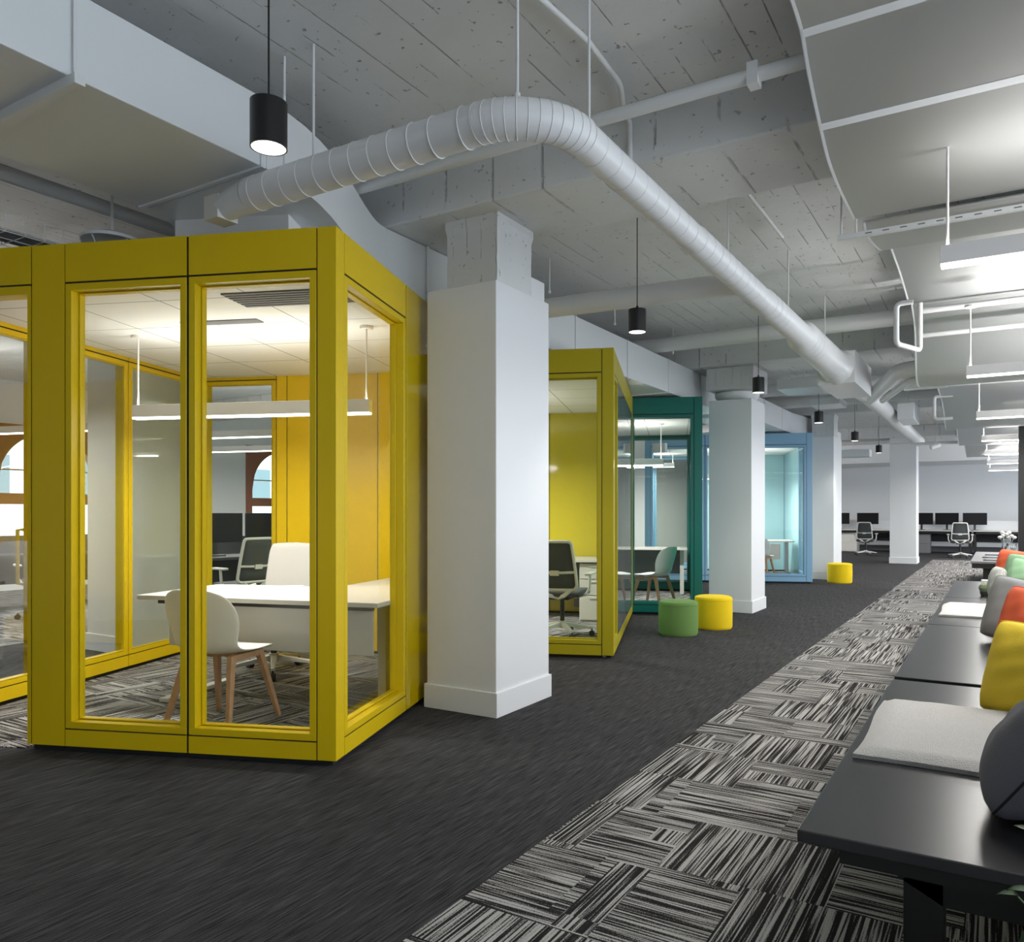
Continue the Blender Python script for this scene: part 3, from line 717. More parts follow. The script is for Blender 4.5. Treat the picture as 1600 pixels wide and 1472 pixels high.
monitor('black monitor half hidden by the right side of the farthest column', (-2.12, 27.4, 0.73), 0)
monitor('black monitor on the far desk, left of the mesh chair right of the column', (-1.40, 27.4, 0.73), 0)
monitor('black monitor slightly turned, behind the mesh chair right of the column', (-0.63, 27.4, 0.73), 0.12)
monitor('rightmost black monitor on the far desks', (1.02, 27.4, 0.73), 0)
t = thing('drawer_cabinet', 'white pedestal under the far desk, behind the far yellow pouf', 'cabinet', (-4.25, 27.05, 0))
MB().box(-0.25, 0.25, 0.0, 0.5, 0.0, 0.62).build('body', 'laminate', t, bevel=0.004)
for z0, z1 in ((0.02, 0.30), (0.31, 0.60)): MB().box(-0.24, 0.24, -0.015, 0.0, z0, z1).build('drawer', 'laminate', t)
t = thing('drawer_cabinet', 'grey pedestal under the far desk, right of the farthest column', 'cabinet', (-2.10, 27.05, 0))
MB().box(-0.25, 0.25, 0.0, 0.5, 0.0, 0.60).build('body', 'midgrey', t, bevel=0.004)
for z0, z1 in ((0.02, 0.30), (0.31, 0.58)): MB().box(-0.24, 0.24, -0.015, 0.0, z0, z1).build('drawer', 'midgrey', t)

# back office desk (left)
def black_desk(label, loc, rz, L):
    t = thing('office_desk', label, 'desk', loc, rz)
    MB().box(-L/2, L/2, -0.4, 0.4, 0.70, 0.73).build('desktop', 'darkgrey', t)
    MB().box(-L/2, L/2, 0.4, 0.44, 0.30, 0.96).build('privacy_screen', 'darkgrey', t)
    for sx in (-1, 1): MB().box(sx*(L/2 - .05) - .03, sx*(L/2 - .05) + .03, -0.35, 0.35, 0, 0.70).build('leg', 'black', t)
black_desk('dark desk with grey privacy screen in the back office, behind the front yellow booth', (-8.45, 6.45, 0.004), math.radians(84), 2.4)
black_desk('dark desk by the arched window at the far left', (-11.2, 5.3, 0.004), math.radians(80), 2.2)
monitor('black monitor on the dark back office desk, seen through the front booth', (-8.45, 6.25, 0.734), math.radians(70))
monitor('black monitor at the back office desk beside the arched window', (-8.5, 7.05, 0.734), math.radians(95))
mesh_chair('grey mesh office chair at the far left, seen through the open booth door', (-9.9, 5.0, 0.004), math.radians(70))
t = thing('bookcase', 'tall dark shelf in the back office beside the arched window', 'shelf', (-12.3, 12.0, 0), math.radians(30))
MB().box(-0.4, 0.4, 0.1, 0.12, 0, 2.7).box(-0.4, -0.37, -.15, .1, 0, 2.7).box(0.37, 0.4, -.15, .1, 0, 2.7).build('frame', 'darkgrey', t)
for z in (0.1, 0.6, 1.1, 1.6, 2.1, 2.66): MB().box(-0.37, 0.37, -0.15, 0.1, z, z + 0.03).build('shelf', 'darkgrey', t)

# ================================================================== POUFS
def pouf(label, loc, m, r=0.205, h=0.355):
    t = thing('pouf', label, 'pouf', loc)
    pr = [(0.0, 0.012), (r - .01, 0.012), (r, 0.03), (r, h - .03), (r - .006, h - .012), (r - .02, h - .004)]
    MB().lathe([(r - .012, 0.0), (r - .004, 0.012), (r, 0.03), (r + .002, h/2), (r, h - .035)], n=48).build('side', m, t, smooth=True)
    MB().lathe([(r, h - .035), (r + .001, h - .022), (r - .006, h - .008), (r - .03, h), (0.0, h + .004)], n=48).build('seat_top', m, t, smooth=True)
    MB().tube([((r + .001)*math.cos(a), (r + .001)*math.sin(a), h - .034) for a in [2*PI*k/48 for k in range(48)]], 0.003, 6, closed=True).build('piping', m, t)
    return t
pouf('round green felt pouf standing in front of the teal booth', (-2.905, 7.72, 0), 'green_f')
pouf('round yellow felt pouf next to the green one', (-2.73, 8.35, 0), 'yellow_f')
pouf('round yellow felt pouf farther away, beside the sky blue booth', (-2.50, 14.9, 0), 'yellow_f', r=0.215)

# ================================================================== BENCH ROW
def bench(label, y0, L=2.12, group='black benches in a row along the right side'):
    t = thing('bench', label, 'bench', (0.0, y0, 0), 0, group)
    MB().box(-0.455, 0.44, 0, L, 0.418, 0.45).build('seat_top', 'blacktop', t, bevel=0.003)
    MB().prism([(-0.36, 0.06), (0.36, 0.06), (0.36, L - .06), (-0.36, L - .06)], 0.36, 0.418).build('apron', 'black', t)
    for yy in (0.14, L - 0.24):
        mb = MB()
        mb.add([(-.30, yy, .36), (.30, yy, .36), (.30, yy + .10, .36), (-.30, yy + .10, .36), (-.12, yy, .27), (.12, yy, .27), (.12, yy + .10, .27), (-.12, yy + .10, .27)],
               [(3,2,1,0),(4,5,6,7),(0,1,5,4),(1,2,6,5),(2,3,7,6),(3,0,4,7)])
        mb.build('bracket', 'black', t)
        for x0 in (-0.215, 0.10): MB().box(x0, x0 + 0.095, yy, yy + 0.10, 0, 0.36).build('leg', 'black', t, bevel=0.002)
    return t
bench('black bench nearest the camera, with the dark cushion and white pad', 2.08)
bench('second black bench from the camera, behind the yellow cushion', 4.275)
bench('third black bench from the camera, with a thin white pad', 6.42)
bench('farthest black bench of the row, next to the low table', 8.56)
def seat_pad(label, loc, lx, ly):
    nx, ny = 14, 22; P = []
    t = MB()
    top = []; 
    for i in range(nx + 1):
        row = []
        for j in range(ny + 1):
            x = lx * i / nx; y = ly * j / ny
            e = min(x, lx - x, y, ly - y); z = 0.034 - 0.02 * max(0, 1 - e / 0.035) ** 2 + random.uniform(-.0012, .0012)
            row.append((x + 0.008 * math.sin(7 * y), y + 0.006 * math.sin(9 * x), z))
        top.append(row)
    bot = [[(x, y, 0.0) for (x, y, z) in r] for r in top]
    t.grid(top); t.grid(bot)
    for k in range(nx):
        for j in (0, ny): t.add([top[k][j], top[k+1][j], bot[k+1][j], bot[k][j]], [(0, 1, 2, 3)])
    for k in range(ny):
        for i in (0, nx): t.add([top[i][k], top[i][k+1], bot[i][k+1], bot[i][k]], [(0, 1, 2, 3)])
    o = t.build('seat_pad', 'fleece', smooth=True); o.location = loc
    tag(o, label, 'seat pad'); return o
seat_pad('large off-white fleece pad on the bench nearest the camera', (-0.425, 2.78, 0.451), 0.66, 0.86)
seat_pad('smaller off-white fleece pad on the bench behind the second gap', (-0.415, 6.93, 0.451), 0.66, 0.86)

def cushion(name, label, loc, rot, m, w=0.42, h=0.42, th=0.16, piping=False, cat='cushion'):
    n = 30; mb = MB(); F = []; B = []
    for i in range(n + 1):
        rf = []; rb = []
        for j in range(n + 1):
            u = -1 + 2 * i / n; v = -1 + 2 * j / n
            pin = 1 - 0.04 * (1 - u * u) * (abs(v) ** 2) ; pin2 = 1 - 0.04 * (1 - v * v) * (abs(u) ** 2)
            cr_ = 1 - 0.085 * (u * u * v * v) ** 2; x = u * w / 2 * pin2 * cr_; z = v * h / 2 * pin * cr_
            k = max(0, (1 - abs(u) ** 2.4)) ** .5 * max(0, (1 - abs(v) ** 2.4)) ** .5
            wr = 0.003 * math.sin(9 * u + 5 * v * v) * k + 0.002 * math.sin(14 * v - 6 * u) * k
            y = th / 2 * k + wr
            rf.append((x, y, z)); rb.append((x, -y, z))
        F.append(rf); B.append(rb)
    mb.grid(F).grid(B)
    t = thing(name, label, cat, loc); t.rotation_euler = rot
    o = mb.build('cover', m, t, smooth=True)
    bm = bmesh.new(); bm.from_mesh(o.data); bmesh.ops.remove_doubles(bm, verts=bm.verts, dist=1e-4); bmesh.ops.recalc_face_normals(bm, faces=bm.faces); bm.to_mesh(o.data); bm.free()
    o.data.shade_smooth()
    ringp = [F[i][0] for i in range(n + 1)] + [F[n][j] for j in range(1, n + 1)] + [F[i][n] for i in range(n - 1, -1, -1)] + [F[0][j] for j in range(n - 1, 0, -1)]
    MB().tube(ringp, 0.0035, 6, closed=True).build('seam', 'thread' if piping else m, t)
    return t
R = math.radians
cushion('cushion', 'charcoal grey cushion on the bench nearest the camera', (0.115, 2.55, 0.62), (R(36), R(3), R(84)), 'c_grey', 0.42, 0.40, 0.25, True)
cushion('cushion', 'mustard yellow cushion behind the large white pad', (0.135, 3.66, 0.63), (R(-16), R(4), R(-33)), 'c_yellow', 0.42, 0.40, 0.20)
cushion('cushion', 'coral orange cushion between the yellow and grey cushions', (0.14, 5.05, 0.65), (R(-14), R(4), R(-55)), 'c_orange', 0.42, 0.42, 0.17)
cushion('cushion', 'mid grey cushion behind the coral orange one, on the second bench', (0.115, 5.75, 0.65), (R(-14), R(9), R(-28)), 'c_lgrey', 0.42, 0.42, 0.22)
cushion('cushion', 'small pale beige cushion peeking out beside the mid grey cushion', (0.02, 6.42, 0.535), (R(-30), R(20), R(-60)), 'c_pale', 0.24, 0.20, 0.12)
cushion('cushion', 'sage green cushion lying near the far bench end', (0.22, 8.35, 0.64), (R(-14), R(8), R(-40)), 'c_green', 0.40, 0.42, 0.18)
cushion('cushion', 'upright pale grey cushion in front of the far coral one', (-0.01, 8.55, 0.605), (R(-8), R(0), R(-75)), 'c_pale', 0.30, 0.32, 0.14)
cushion('cushion', 'coral orange cushion at the far end of the bench row', (0.15, 9.9, 0.65), (R(-14), R(5), R(-35)), 'c_orange', 0.44, 0.44, 0.20)
cushion('cushion', 'second sage green cushion, behind the first one', (0.21, 9.1, 0.65), (R(-14), R(5), R(-35)), 'c_green', 0.40, 0.42, 0.18)
struct(MB().box(0.46, 0.52, 1.9, 10.9, 0, 0.80).build('wall_right', 'darkgrey'))
# small things on the benches
t = thing('potted_cactus', 'small round grey-green cactus on the far bench', 'plant', (-0.12, 8.85, 0.45))
MB().lathe([(0.03, 0.0), (0.04, 0.02), (0.04, 0.045)], n=20).build('pot', 'terracotta', t, smooth=True)
MB().lathe([(0.0, 0.03), (0.04, 0.045), (0.052, 0.08), (0.04, 0.11), (0.0, 0.125)], n=20).build('cactus_body', mat('cactus_skin', (0.16, 0.19, 0.12), 0.8, bump=0.8, bscale=60), t, smooth=True)
t = thing('small_box', 'small pale box on the far bench, behind the cactus', 'box', (-0.10, 9.75, 0.45))
MB().box(-0.06, 0.06, -0.08, 0.08, 0, 0.08).build('carton', 'laminate', t, bevel=0.003)
MB().box(-0.062, 0.062, -0.082, 0.082, 0.08, 0.09).build('lid', 'laminate', t)

# low table far right with jars and tablets
t = thing('low_table', 'low black table with a pale top beyond the benches', 'table', (0.35, 15.6, 0))
MB().box(-0.75, 1.2, -1.0, 2.6, 0.44, 0.475).build('table_top', 'midgrey', t, bevel=0.004)
MB().box(-0.73, 1.18, -0.98, 2.58, 0.36, 0.44).build('under_frame', 'black', t)
for x, yy in ((-0.45, -0.7), (0.9, -0.7), (-0.45, 2.2), (0.9, 2.2)): MB().box(x - .12, x + .12, yy - .12, yy + .12, 0, 0.36).build('leg', 'black', t)
for k, (x, yy, lab) in enumerate(((-0.05, 15.0, 'nearest of the flat tablets on the low black table'), (-0.08, 15.9, 'middle one of the flat tablets on the low black table'), (-0.05, 16.9, 'farthest of the flat tablets on the low black table'))):
    o = tag(MB().box(-0.17, 0.17, -0.12, 0.12, 0, 0.012).build('tablet', 'glassdark', bevel=0.003), lab, 'tablet', 'tablets on the low table'); o.location = (x, yy, 0.475)
t = thing('glass_jar', 'clear glass jar on the low black table', 'jar', (0.20, 15.7, 0.475))
MB().lathe([(0.09, 0.0), (0.11, 0.02), (0.11, 0.20), (0.08, 0.24), (0.085, 0.27)], n=24).build('jar_body', 'clearplastic', t, smooth=True)
MB().lathe([(0.0, 0.01), (0.09, 0.02), (0.09, 0.10), (0, 0.12)], n=16).build('contents', 'lightgrey', t)
t = thing('glass_vase', 'glass vase holding white flowers, behind the clear jar', 'vase', (0.12, 16.9, 0.475))
MB().lathe([(0.07, 0.0), (0.09, 0.02), (0.06, 0.2), (0.09, 0.3)], n=24).build('vase_body', 'clearplastic', t, smooth=True)
for k in range(9):
    a = k * 2.4; r_ = 0.05 + 0.012 * k; c = (r_ * math.cos(a), r_ * math.sin(a), 0.34 + 0.03 * (k % 4))
    mb = MB(); mb.lathe([(0.0, c[2] - .035), (0.03, c[2] - .02), (0.04, c[2]), (0.03, c[2] + .02), (0.0, c[2] + .03)], c[0], c[1], 10)
    mb.tube([(0, 0, 0.05), c], 0.003, 5); mb.build('flower', 'lightgrey', t, smooth=True)
# black column strip right edge
tag(MB().box(0.262, 0.9, 13.6, 14.0, 0, 2.63).build('column', 'black'), 'black post at the right edge beyond the cushions', 'column')

# plant bottom right
t = thing('potted_plant', 'leafy green plant at the bottom right corner, in front of the nearest bench', 'plant', (0.26, 1.72, 0))
MB().lathe([(0.10, 0), (0.13, 0.02), (0.15, 0.22), (0.14, 0.22), (0.13, 0.18), (0.0, 0.18)], n=28).build('pot', 'terracotta', t, smooth=True)
stems = MB(); lv = []
for k in range(15):
    a = k * 2.399; rr = 0.10 + 0.13 * random.random(); hgt = 0.30 + 0.24 * random.random()
    if k < 6: a = PI + random.uniform(-.7, .9); rr = 0.215 + 0.03 * random.random(); hgt = 0.46 + 0.035 * k
    tip = Vector((rr * math.cos(a), rr * math.sin(a), hgt)); mid = Vector((tip.x * .45, tip.y * .45, 0.12 + hgt * .55))
    stems.tube([(0.02 * math.cos(a), 0.02 * math.sin(a), 0.17), mid, tip], [0.004, 0.003, 0.002], 6)
    for s_ in range(7):
        f_ = s_ / 6; base = Vector((0,0,0.2)).lerp(mid, min(1, f_ * 2)) if f_ < .5 else mid.lerp(tip, (f_ - .5) * 2)
        lv.append((base, a + (1.1 if s_ % 2 else -1.1) * (1 - f_ * .7), random.uniform(-.5, .5)))
stems.build('stems', 'stem', t)
for base, a, tl in lv:
    d = Vector((math.cos(a), math.sin(a), tl)).normalized(); sd = d.cross(Vector((0, 0, 1))).normalized(); up = sd.cross(d)
    Lf = random.uniform(.035, .055); P = []
    for i, (f_, w_) in enumerate(((0, .05), (.25, .75), (.5, 1), (.75, .7), (1, .03))):
        c = base + d * Lf * f_ - Vector((0, 0, 1)) * 0.02 * f_ * f_
        P.append([c - sd * w_ * .012 + up * .003, c, c + sd * w_ * .012 + up * .004])
    MB().grid(P).build('leaf', 'leaf', t, smooth=True)

# ================================================================== CEILING SERVICES
def can_pendant(label, loc, proto=[None]):
    if proto[0]:
        r = dup(proto[0], loc, 0, label)
    else:
        r = thing('pendant_lamp', label, 'pendant lamp', loc, 0, 'black can pendants along the corridor'); proto[0] = r
        MB().lathe([(0.060, 0.012), (0.060, 0.0), (0.065, 0.0), (0.065, 0.165), (0.055, 0.168), (0.0, 0.168)], n=40).build('lamp_shade', 'black', r, smooth=True)
        MB().lathe([(0.060, 0.002), (0.052, 0.03), (0.0, 0.034)], n=32).build('reflector', 'lamp_can', r, smooth=True)
        MB().lathe([(0.012, 0.166), (0.012, 0.18), (0.006, 0.195)], n=12).tube([(0, 0, 0.19), (0, 0, SLAB - 2.6)], 0.0035, 8).build('cord', 'black', r)
    d = bpy.data.lights.new('downlight', 'SPOT'); d.energy = PENDANT_W; d.spot_size = R(100); d.spot_blend = 0.6; d.shadow_soft_size = 0.05; d.color = (1, .96, .9)
    o = bpy.data.objects.new('downlight', d); C.objects.link(o); o.parent = r; o.location = (0, 0, -0.01)
names = ['largest black can pendant lamp, hanging above the front yellow booth', 'second black can pendant lamp from the camera, above the olive booth', 'third black can pendant lamp, in front of the second white column',
         'fourth black can pendant lamp, near the sky blue booth', 'fifth black can pendant lamp from the camera', 'sixth black can pendant lamp, one before the farthest', 'farthest and smallest black can pendant lamp']
for k in range(7):
    if k: can_pendant(names[k], (-2.28, 1.907 + 3.312 * k, 2.6))
    else: can_pendant(names[0], (-2.28, 1.907, 2.6))

# linear lamps on the right
labs = ['nearest white linear pendant lamp under the curved ceiling at the right', 'second white linear pendant lamp from the camera, at the right', 'third white linear pendant lamp from the camera, at the right', 'fourth white linear pendant lamp from the camera, at the right',
        'fifth white linear pendant lamp from the camera, at the right', 'sixth white linear pendant lamp from the camera, at the right', 'farthest white linear pendant lamp at the right']
for k in range(7):
    linear_lamp('linear_pendant_lamp', labs[k], 2.4, (-0.23, 3.97 + 3.34 * k, 2.4), 0, 3.0, LINEAR_W * (0.75 if k == 0 else 1.7), 'linear pendants under the curved ceiling', 'lamp_cool', h=0.095, upf=0.2 if k == 0 else 0.4)
# left back office linear lamps; first and last two unseen, added to brighten
for k, (x, yy, lab) in enumerate(((-9.9, 2.2, 'unseen white linear lamp added for light left of the front yellow booth'), (-10.2, 6.2, 'white linear lamp above the dark desk behind the front yellow booth'), (-11.6, 7.9, 'white linear lamp over the back office desks, seen through the front booth'), (-11.6, 4.6, 'white linear lamp at the far left, seen through the booth doorway'), (-11.0, 11.5, 'white linear lamp deep in the back office'), (-8.5, 15.0, 'white linear lamp seen through the teal booth'), (-7.2, 20.0, 'hidden white linear lamp added for light behind the sky blue booth'), (-7.2, 24.5, 'hidden white linear lamp added for light over the far desks at the left'))):
    linear_lamp('linear_pendant_lamp', lab, 2.6, (x, yy, 2.25), R(15), SLAB, LINEAR_W * 1.2, None, 'lamp_cool', h=0.095)

# curved white ceiling panels at the right (profile in Y,Z; extruded along X from -0.70)
def curved(label, prof, x0=-0.70, x1=4.5, th=0.02):
    t = thing('curved_ceiling_panel', label, 'ceiling panel', (x0, prof[0][0], 0))
    pr = [(y - prof[0][0], z) for y, z in prof]
    # smooth by chaikin twice
    for _ in range(2):
        q = [pr[0]]
        for a, b in zip(pr[:-1], pr[1:]):
            q += [(a[0]*.75 + b[0]*.25, a[1]*.75 + b[1]*.25), (a[0]*.25 + b[0]*.75, a[1]*.25 + b[1]*.75)]
        pr = q + [pr[-1]]
    L = x1 - x0
    MB().grid([[(0, y, z), (L, y, z)] for y, z in pr]).build('sheet', 'panelwhite', t, smooth=True, solid=th)
    MB().tube([(0, y, z) for y, z in pr], 0.012, 6).build('edge_trim', 'panelwhite', t)
    return t, pr
t, pr = curved('big curved white ceiling panel nearest the camera at the top right', [(1.2, 3.40), (2.4, 3.37), (3.14, 3.31), (3.315, 3.279), (3.402, 3.19), (3.69, 3.04), (3.96, 2.94), (4.64, 2.943)])
def zat(pr, y):
    for (a, b), (c, d) in zip(pr[:-1], pr[1:]):
        if a <= y <= c: return b + (d - b) * (y - a) / (c - a)
for yy in (3.30, 3.68):
    y0 = yy - 1.2; MB().beam((0, y0, zat(pr, y0) - .008), (5.2, y0, zat(pr, y0) - .008), 0.036, 0.010, up=(0, (zat(pr, y0 + .03) - zat(pr, y0 - .03)) / -.06, 1)).build('seam_strip', 'panelwhite', t)
curved('short curved white ceiling panel right behind the nearest one', [(4.73, 2.94), (4.80, 2.90), (5.1, 2.93), (5.57, 3.02), (5.8, 3.15)], x0=-0.66)
t, pr = curved('white curved ceiling panel above the second linear lamp', [(5.95, 3.33), (6.394, 3.288), (7.016, 3.275), (7.706, 3.188)])
curved('white curved ceiling panel hanging lower, around the middle of the row', [(8.0, 3.24), (8.33, 3.10), (8.42, 2.85), (8.47, 2.56), (9.06, 2.60), (9.5, 2.75), (10.2, 2.95), (11.2, 3.0)])
curved('white curved ceiling panel in the far half of the row', [(11.5, 2.96), (12.3, 2.92), (12.9, 2.82), (13.3, 2.57), (13.9, 2.60), (14.8, 2.85)])
curved('last but one curved white ceiling panel', [(15.2, 2.95), (16.2, 2.82), (16.8, 2.60), (17.4, 2.60), (18.4, 2.85)], x0=-0.66)
curved('farthest curved white ceiling panel', [(18.8, 2.95), (20.0, 2.80), (20.8, 2.62), (21.4, 2.62), (22.4, 2.85)], x0=-0.66)

# pipe frames and strut rails beside the curved panels
def pipe(name, label, pts, r, cat='pipe', m='pipe', n=12, group=None):
    return tag(MB().tube(pts, r, n).build(name, m, smooth=True), label, cat, group)
def rounded(pts, r, n=5):
    out = [Vector(pts[0])]
    for a, b, c in zip(pts[:-2], pts[1:-1], pts[2:]):
        a, b, c = Vector(a), Vector(b), Vector(c); d0 = (a - b).normalized(); d1 = (c - b).normalized()
        p0, p1 = b + d0 * r, b + d1 * r
        for i in range(n + 1):
            t_ = i / n; out.append(p0 * (1-t_)**2 + b * 2*t_*(1-t_) + p1 * t_**2)
    out.append(Vector(pts[-1])); return out
t = thing('strut_rail', 'white slotted strut rail running under the gap behind the nearest curved panel', 'rail', (-0.80, 4.70, 2.86))
MB().box(0, 4.5, -0.014, 0.014, -0.014, 0.014).build('channel', 'pipe', t)
MB().tube([(0.02, 0, 0.0), (0.02, 0, 0.58)], 0.006, 8).tube([(0.10, 0, 0.0), (0.10, 0, 0.58)], 0.006, 8).build('hanger_rod', 'pipe', t)
for k in range(14): MB().box(0.15 + k * .09, 0.185 + k * .09, -0.016, 0.0, -0.003, 0.003).build('slot', 'midgrey', t)
pipe('pipe_loop', 'white bent pipe loop at the left end of the curved ceiling', rounded([(-0.62, 7.2, 3.06), (-0.75, 7.2, 3.06), (-0.75, 7.2, 2.72), (-0.60, 7.6, 2.72), (-0.60, 7.6, 3.14)], .05), 0.022)
pipe('pipe_loop', 'white bent pipe loop farther along the curved ceiling', rounded([(-0.55, 12.2, 2.92), (-0.78, 12.2, 2.92), (-0.78, 12.2, 2.60), (-0.55, 12.2, 2.60)], .05), 0.022)
pipe('ceiling_pipe', 'white pipe running across under the second curved panel gap', [(-0.62, 7.82, 3.12), (4.4, 7.82, 3.12)], 0.028)
pipe('ceiling_pipe', 'white pipe under the middle curved panel', [(-0.62, 7.95, 2.92), (4.4, 7.95, 2.92)], 0.022)
pipe('ceiling_pipe', 'short white pipe stub left of the middle curved panels', [(-0.95, 9.9, 2.72), (-0.5, 9.9, 2.72)], 0.02)
pipe('ceiling_pipe', 'white pipe across the far ceiling', [(-1.9, 17.2, 2.66), (4.4, 17.2, 2.66)], 0.03)

# round spiral duct
RZ = 2.84; DX = -1.497; DY = 2.543
t = thing('spiral_duct', 'long white round spiral duct bending from the front booth down the corridor', 'duct', (0, 0, 0))
Rb = 0.294; ex, ey = DX - Rb, DY + Rb
elbow = [(ex + Rb * math.sin(a), ey - Rb * math.cos(a), RZ) for a in [PI/2 * k / 16 for k in range(17)]]
MB().tube([(-3.16, DY, RZ), (-2.39, DY, RZ), elbow[0]], [0.082, 0.081, 0.078], 32).build('left_run', 'flex', t, smooth=True)
MB().tube(elbow, 0.079, 32).build('elbow', 'flex', t, smooth=True)
run = [(ey, .075), (4.22, .075), (4.24, .081), (5.69, .083), (5.73, .094), (7.0, .099), (7.05, .136), (8.5, .148)]
MB().tube([(DX, y, RZ) for y, r in run], [r for y, r in run], 32).build('corridor_run', 'flex', t, smooth=True)
MB().tube([(DX, 10.9, RZ), (DX, 18.7, RZ)], 0.115, 28).build('far_run', 'flex', t, smooth=True)
MB().tube([(DX, 8.5, RZ), (DX, 8.75, RZ)], [.148, .19], 28).box(DX - .19, DX + .19, 8.7, 9.9, RZ - .18, RZ + .16).tube([(DX, 10.2, RZ), (DX, 10.95, RZ)], [.138, .115], 28).build('transition_box', 'flex', t, smooth=True)
MB().tube(rounded([(-1.47, 10.95, 2.78), (-0.93, 9.25, 2.83), (-0.72, 9.15, 2.83)], .12), 0.085, 24).tube(rounded([(-1.30, 10.9, 2.74), (-0.86, 9.55, 2.76), (-0.72, 9.5, 2.76)], .1), 0.04, 16).build('branch', 'flex', t, smooth=True)
def ringmb(c, d, r, tr=0.002, n=32):
    d = Vector(d).normalized(); a = d.cross(Vector((0,0,1))).normalized(); b = a.cross(d)
    return MB().tube([Vector(c) + (a*math.cos(2*PI*k/n) + b*math.sin(2*PI*k/n)) * r for k in range(n)], tr, 6, closed=True)
for x in [-3.11 + 0.11 * k for k in range(11)] + [-1.86]: ringmb((x, DY, RZ), (1, 0.10, 0), 0.0815, 0.003).build('spiral_seam', 'flex', t)
for k in range(13):
    a = PI / 2 * k / 12; ringmb((ex + Rb*math.sin(a), ey - Rb*math.cos(a), RZ), (math.cos(a), math.sin(a), 0), 0.0795).build('spiral_seam', 'flex', t)
yy = 2.96
while yy < 8.5:
    r_ = .076 if yy < 4.22 else .083 if yy < 5.69 else .0965 if yy < 7.05 else .140
    ringmb((DX, yy, RZ), (0.08, 1, 0), r_, 0.001).build('spiral_seam', 'flex', t); yy += 0.142
t = thing('duct_damper', 'grey flexible fitting at the left end of the round duct', 'duct fitting', (-3.17, 2.543, RZ))
MB().tube([(0.0, 0, 0), (-0.10, 0, -0.01), (-0.2, 0, -0.03)], [0.08, 0.075, 0.06], 20).build('collar', 'duct', t, smooth=True)
MB().box(-0.28, -0.17, -0.06, 0.06, -0.09, 0.03).build('actuator_box', 'lightgrey', t, bevel=0.004)
# hanger rods
def rod(label, x, yy, z0, z1=SLAB): tag(MB().tube([(x, yy, z0), (x, yy, z1)], 0.006, 8).cyl(x, yy, z0 - .012, z0 + .012, 0.012, 8).build('hanger_rod', 'pipe'), label, 'rod')
rod('white hanger rod holding the duct just before its bend', -1.634, 2.57, RZ + .08)
rod('white hanger rod holding the duct just after its bend', -1.497, 2.92, RZ + .08)
rod('left one of the two white rods holding the duct above the front booth', -2.93, 2.543, RZ + .08)
rod('right one of the two white rods holding the duct above the front booth', -2.735, 2.543, RZ + .08)
rod('white hanger rod on the corridor duct behind the first beam', -1.497, 4.87, RZ + .08)
rod('white hanger rod on the corridor duct above the olive booth', -1.497, 6.52, RZ + .09)
rod('white hanger rod on the corridor duct near the middle of the room', -1.497, 8.08, RZ + .12)
rod('white hanger rod by the rectangular duct, left of the second pendant', -3.3, 5.7, 3.16)
rod('white hanger rod by the rectangular duct, right behind the second pendant', -3.3, 7.0, 3.16)
rod('white hanger rod by the rectangular duct, above the teal booth', -3.3, 8.6, 3.16)

# pipes & conduits on the slab
pipe('ceiling_pipe', 'long white pipe crossing the ceiling in front of the nearest beam', [(-13, 3.48, 3.25), (5, 3.48, 3.25)], 0.032)
pipe('ceiling_pipe', 'white round duct crossing the ceiling behind the first beam', [(-3.46, 5.40, 2.94), (-1.56, 5.40, 2.90)], 0.078, n=20)
pipe('ceiling_pipe', 'white round duct crossing the ceiling above the olive booth', [(-4.2, 8.62, 3.27), (5, 8.62, 3.27)], 0.085, n=20)
pipe('ceiling_pipe', 'white round duct crossing the ceiling beyond the second column', [(-4.6, 12.6, 3.25), (5, 12.6, 3.25)], 0.10, n=20)
pipe('ceiling_pipe', 'white round duct crossing the ceiling near the third column', [(-4.6, 14.2, 3.25), (5, 14.2, 3.25)], 0.10, n=20)
pipe('ceiling_conduit', 'thin bent white conduit on the ceiling near the duct bend', rounded([(-1.66, 0.8, 3.41), (-1.64, 2.7, 3.41), (-1.60, 3.1, 3.41), (-1.62, 3.50, 3.41), (-1.72, 3.76, 3.41), (-1.72, 3.84, 3.41), (-1.72, 3.84, 3.18)], .05), 0.014)
pipe('ceiling_conduit', 'thin white conduit running along beside the round duct', [(-1.42, 4.56, 3.38), (-1.42, 6.0, 3.38)], 0.012)
pipe('ceiling_pipe', 'white pipe below the ceiling at the left, behind the big duct', [(-4.6, 0.9, 3.10), (-4.6, 9.0, 3.10)], 0.045)
pipe('ceiling_pipe', 'thin white pipe under the big rectangular duct, ending at the damper', [(-4.1, 2.9, 2.90), (-3.6, 2.76, 2.93)], 0.012)
o = MB().box(-0.025, 0.025, -0.035, 0.035, -0.05, 0.05).build('pipe_clamp', 'pipe'); o.location = (-0.95, 3.48, 3.25); tag(o, 'small white clamp on the long ceiling pipe', 'clamp')

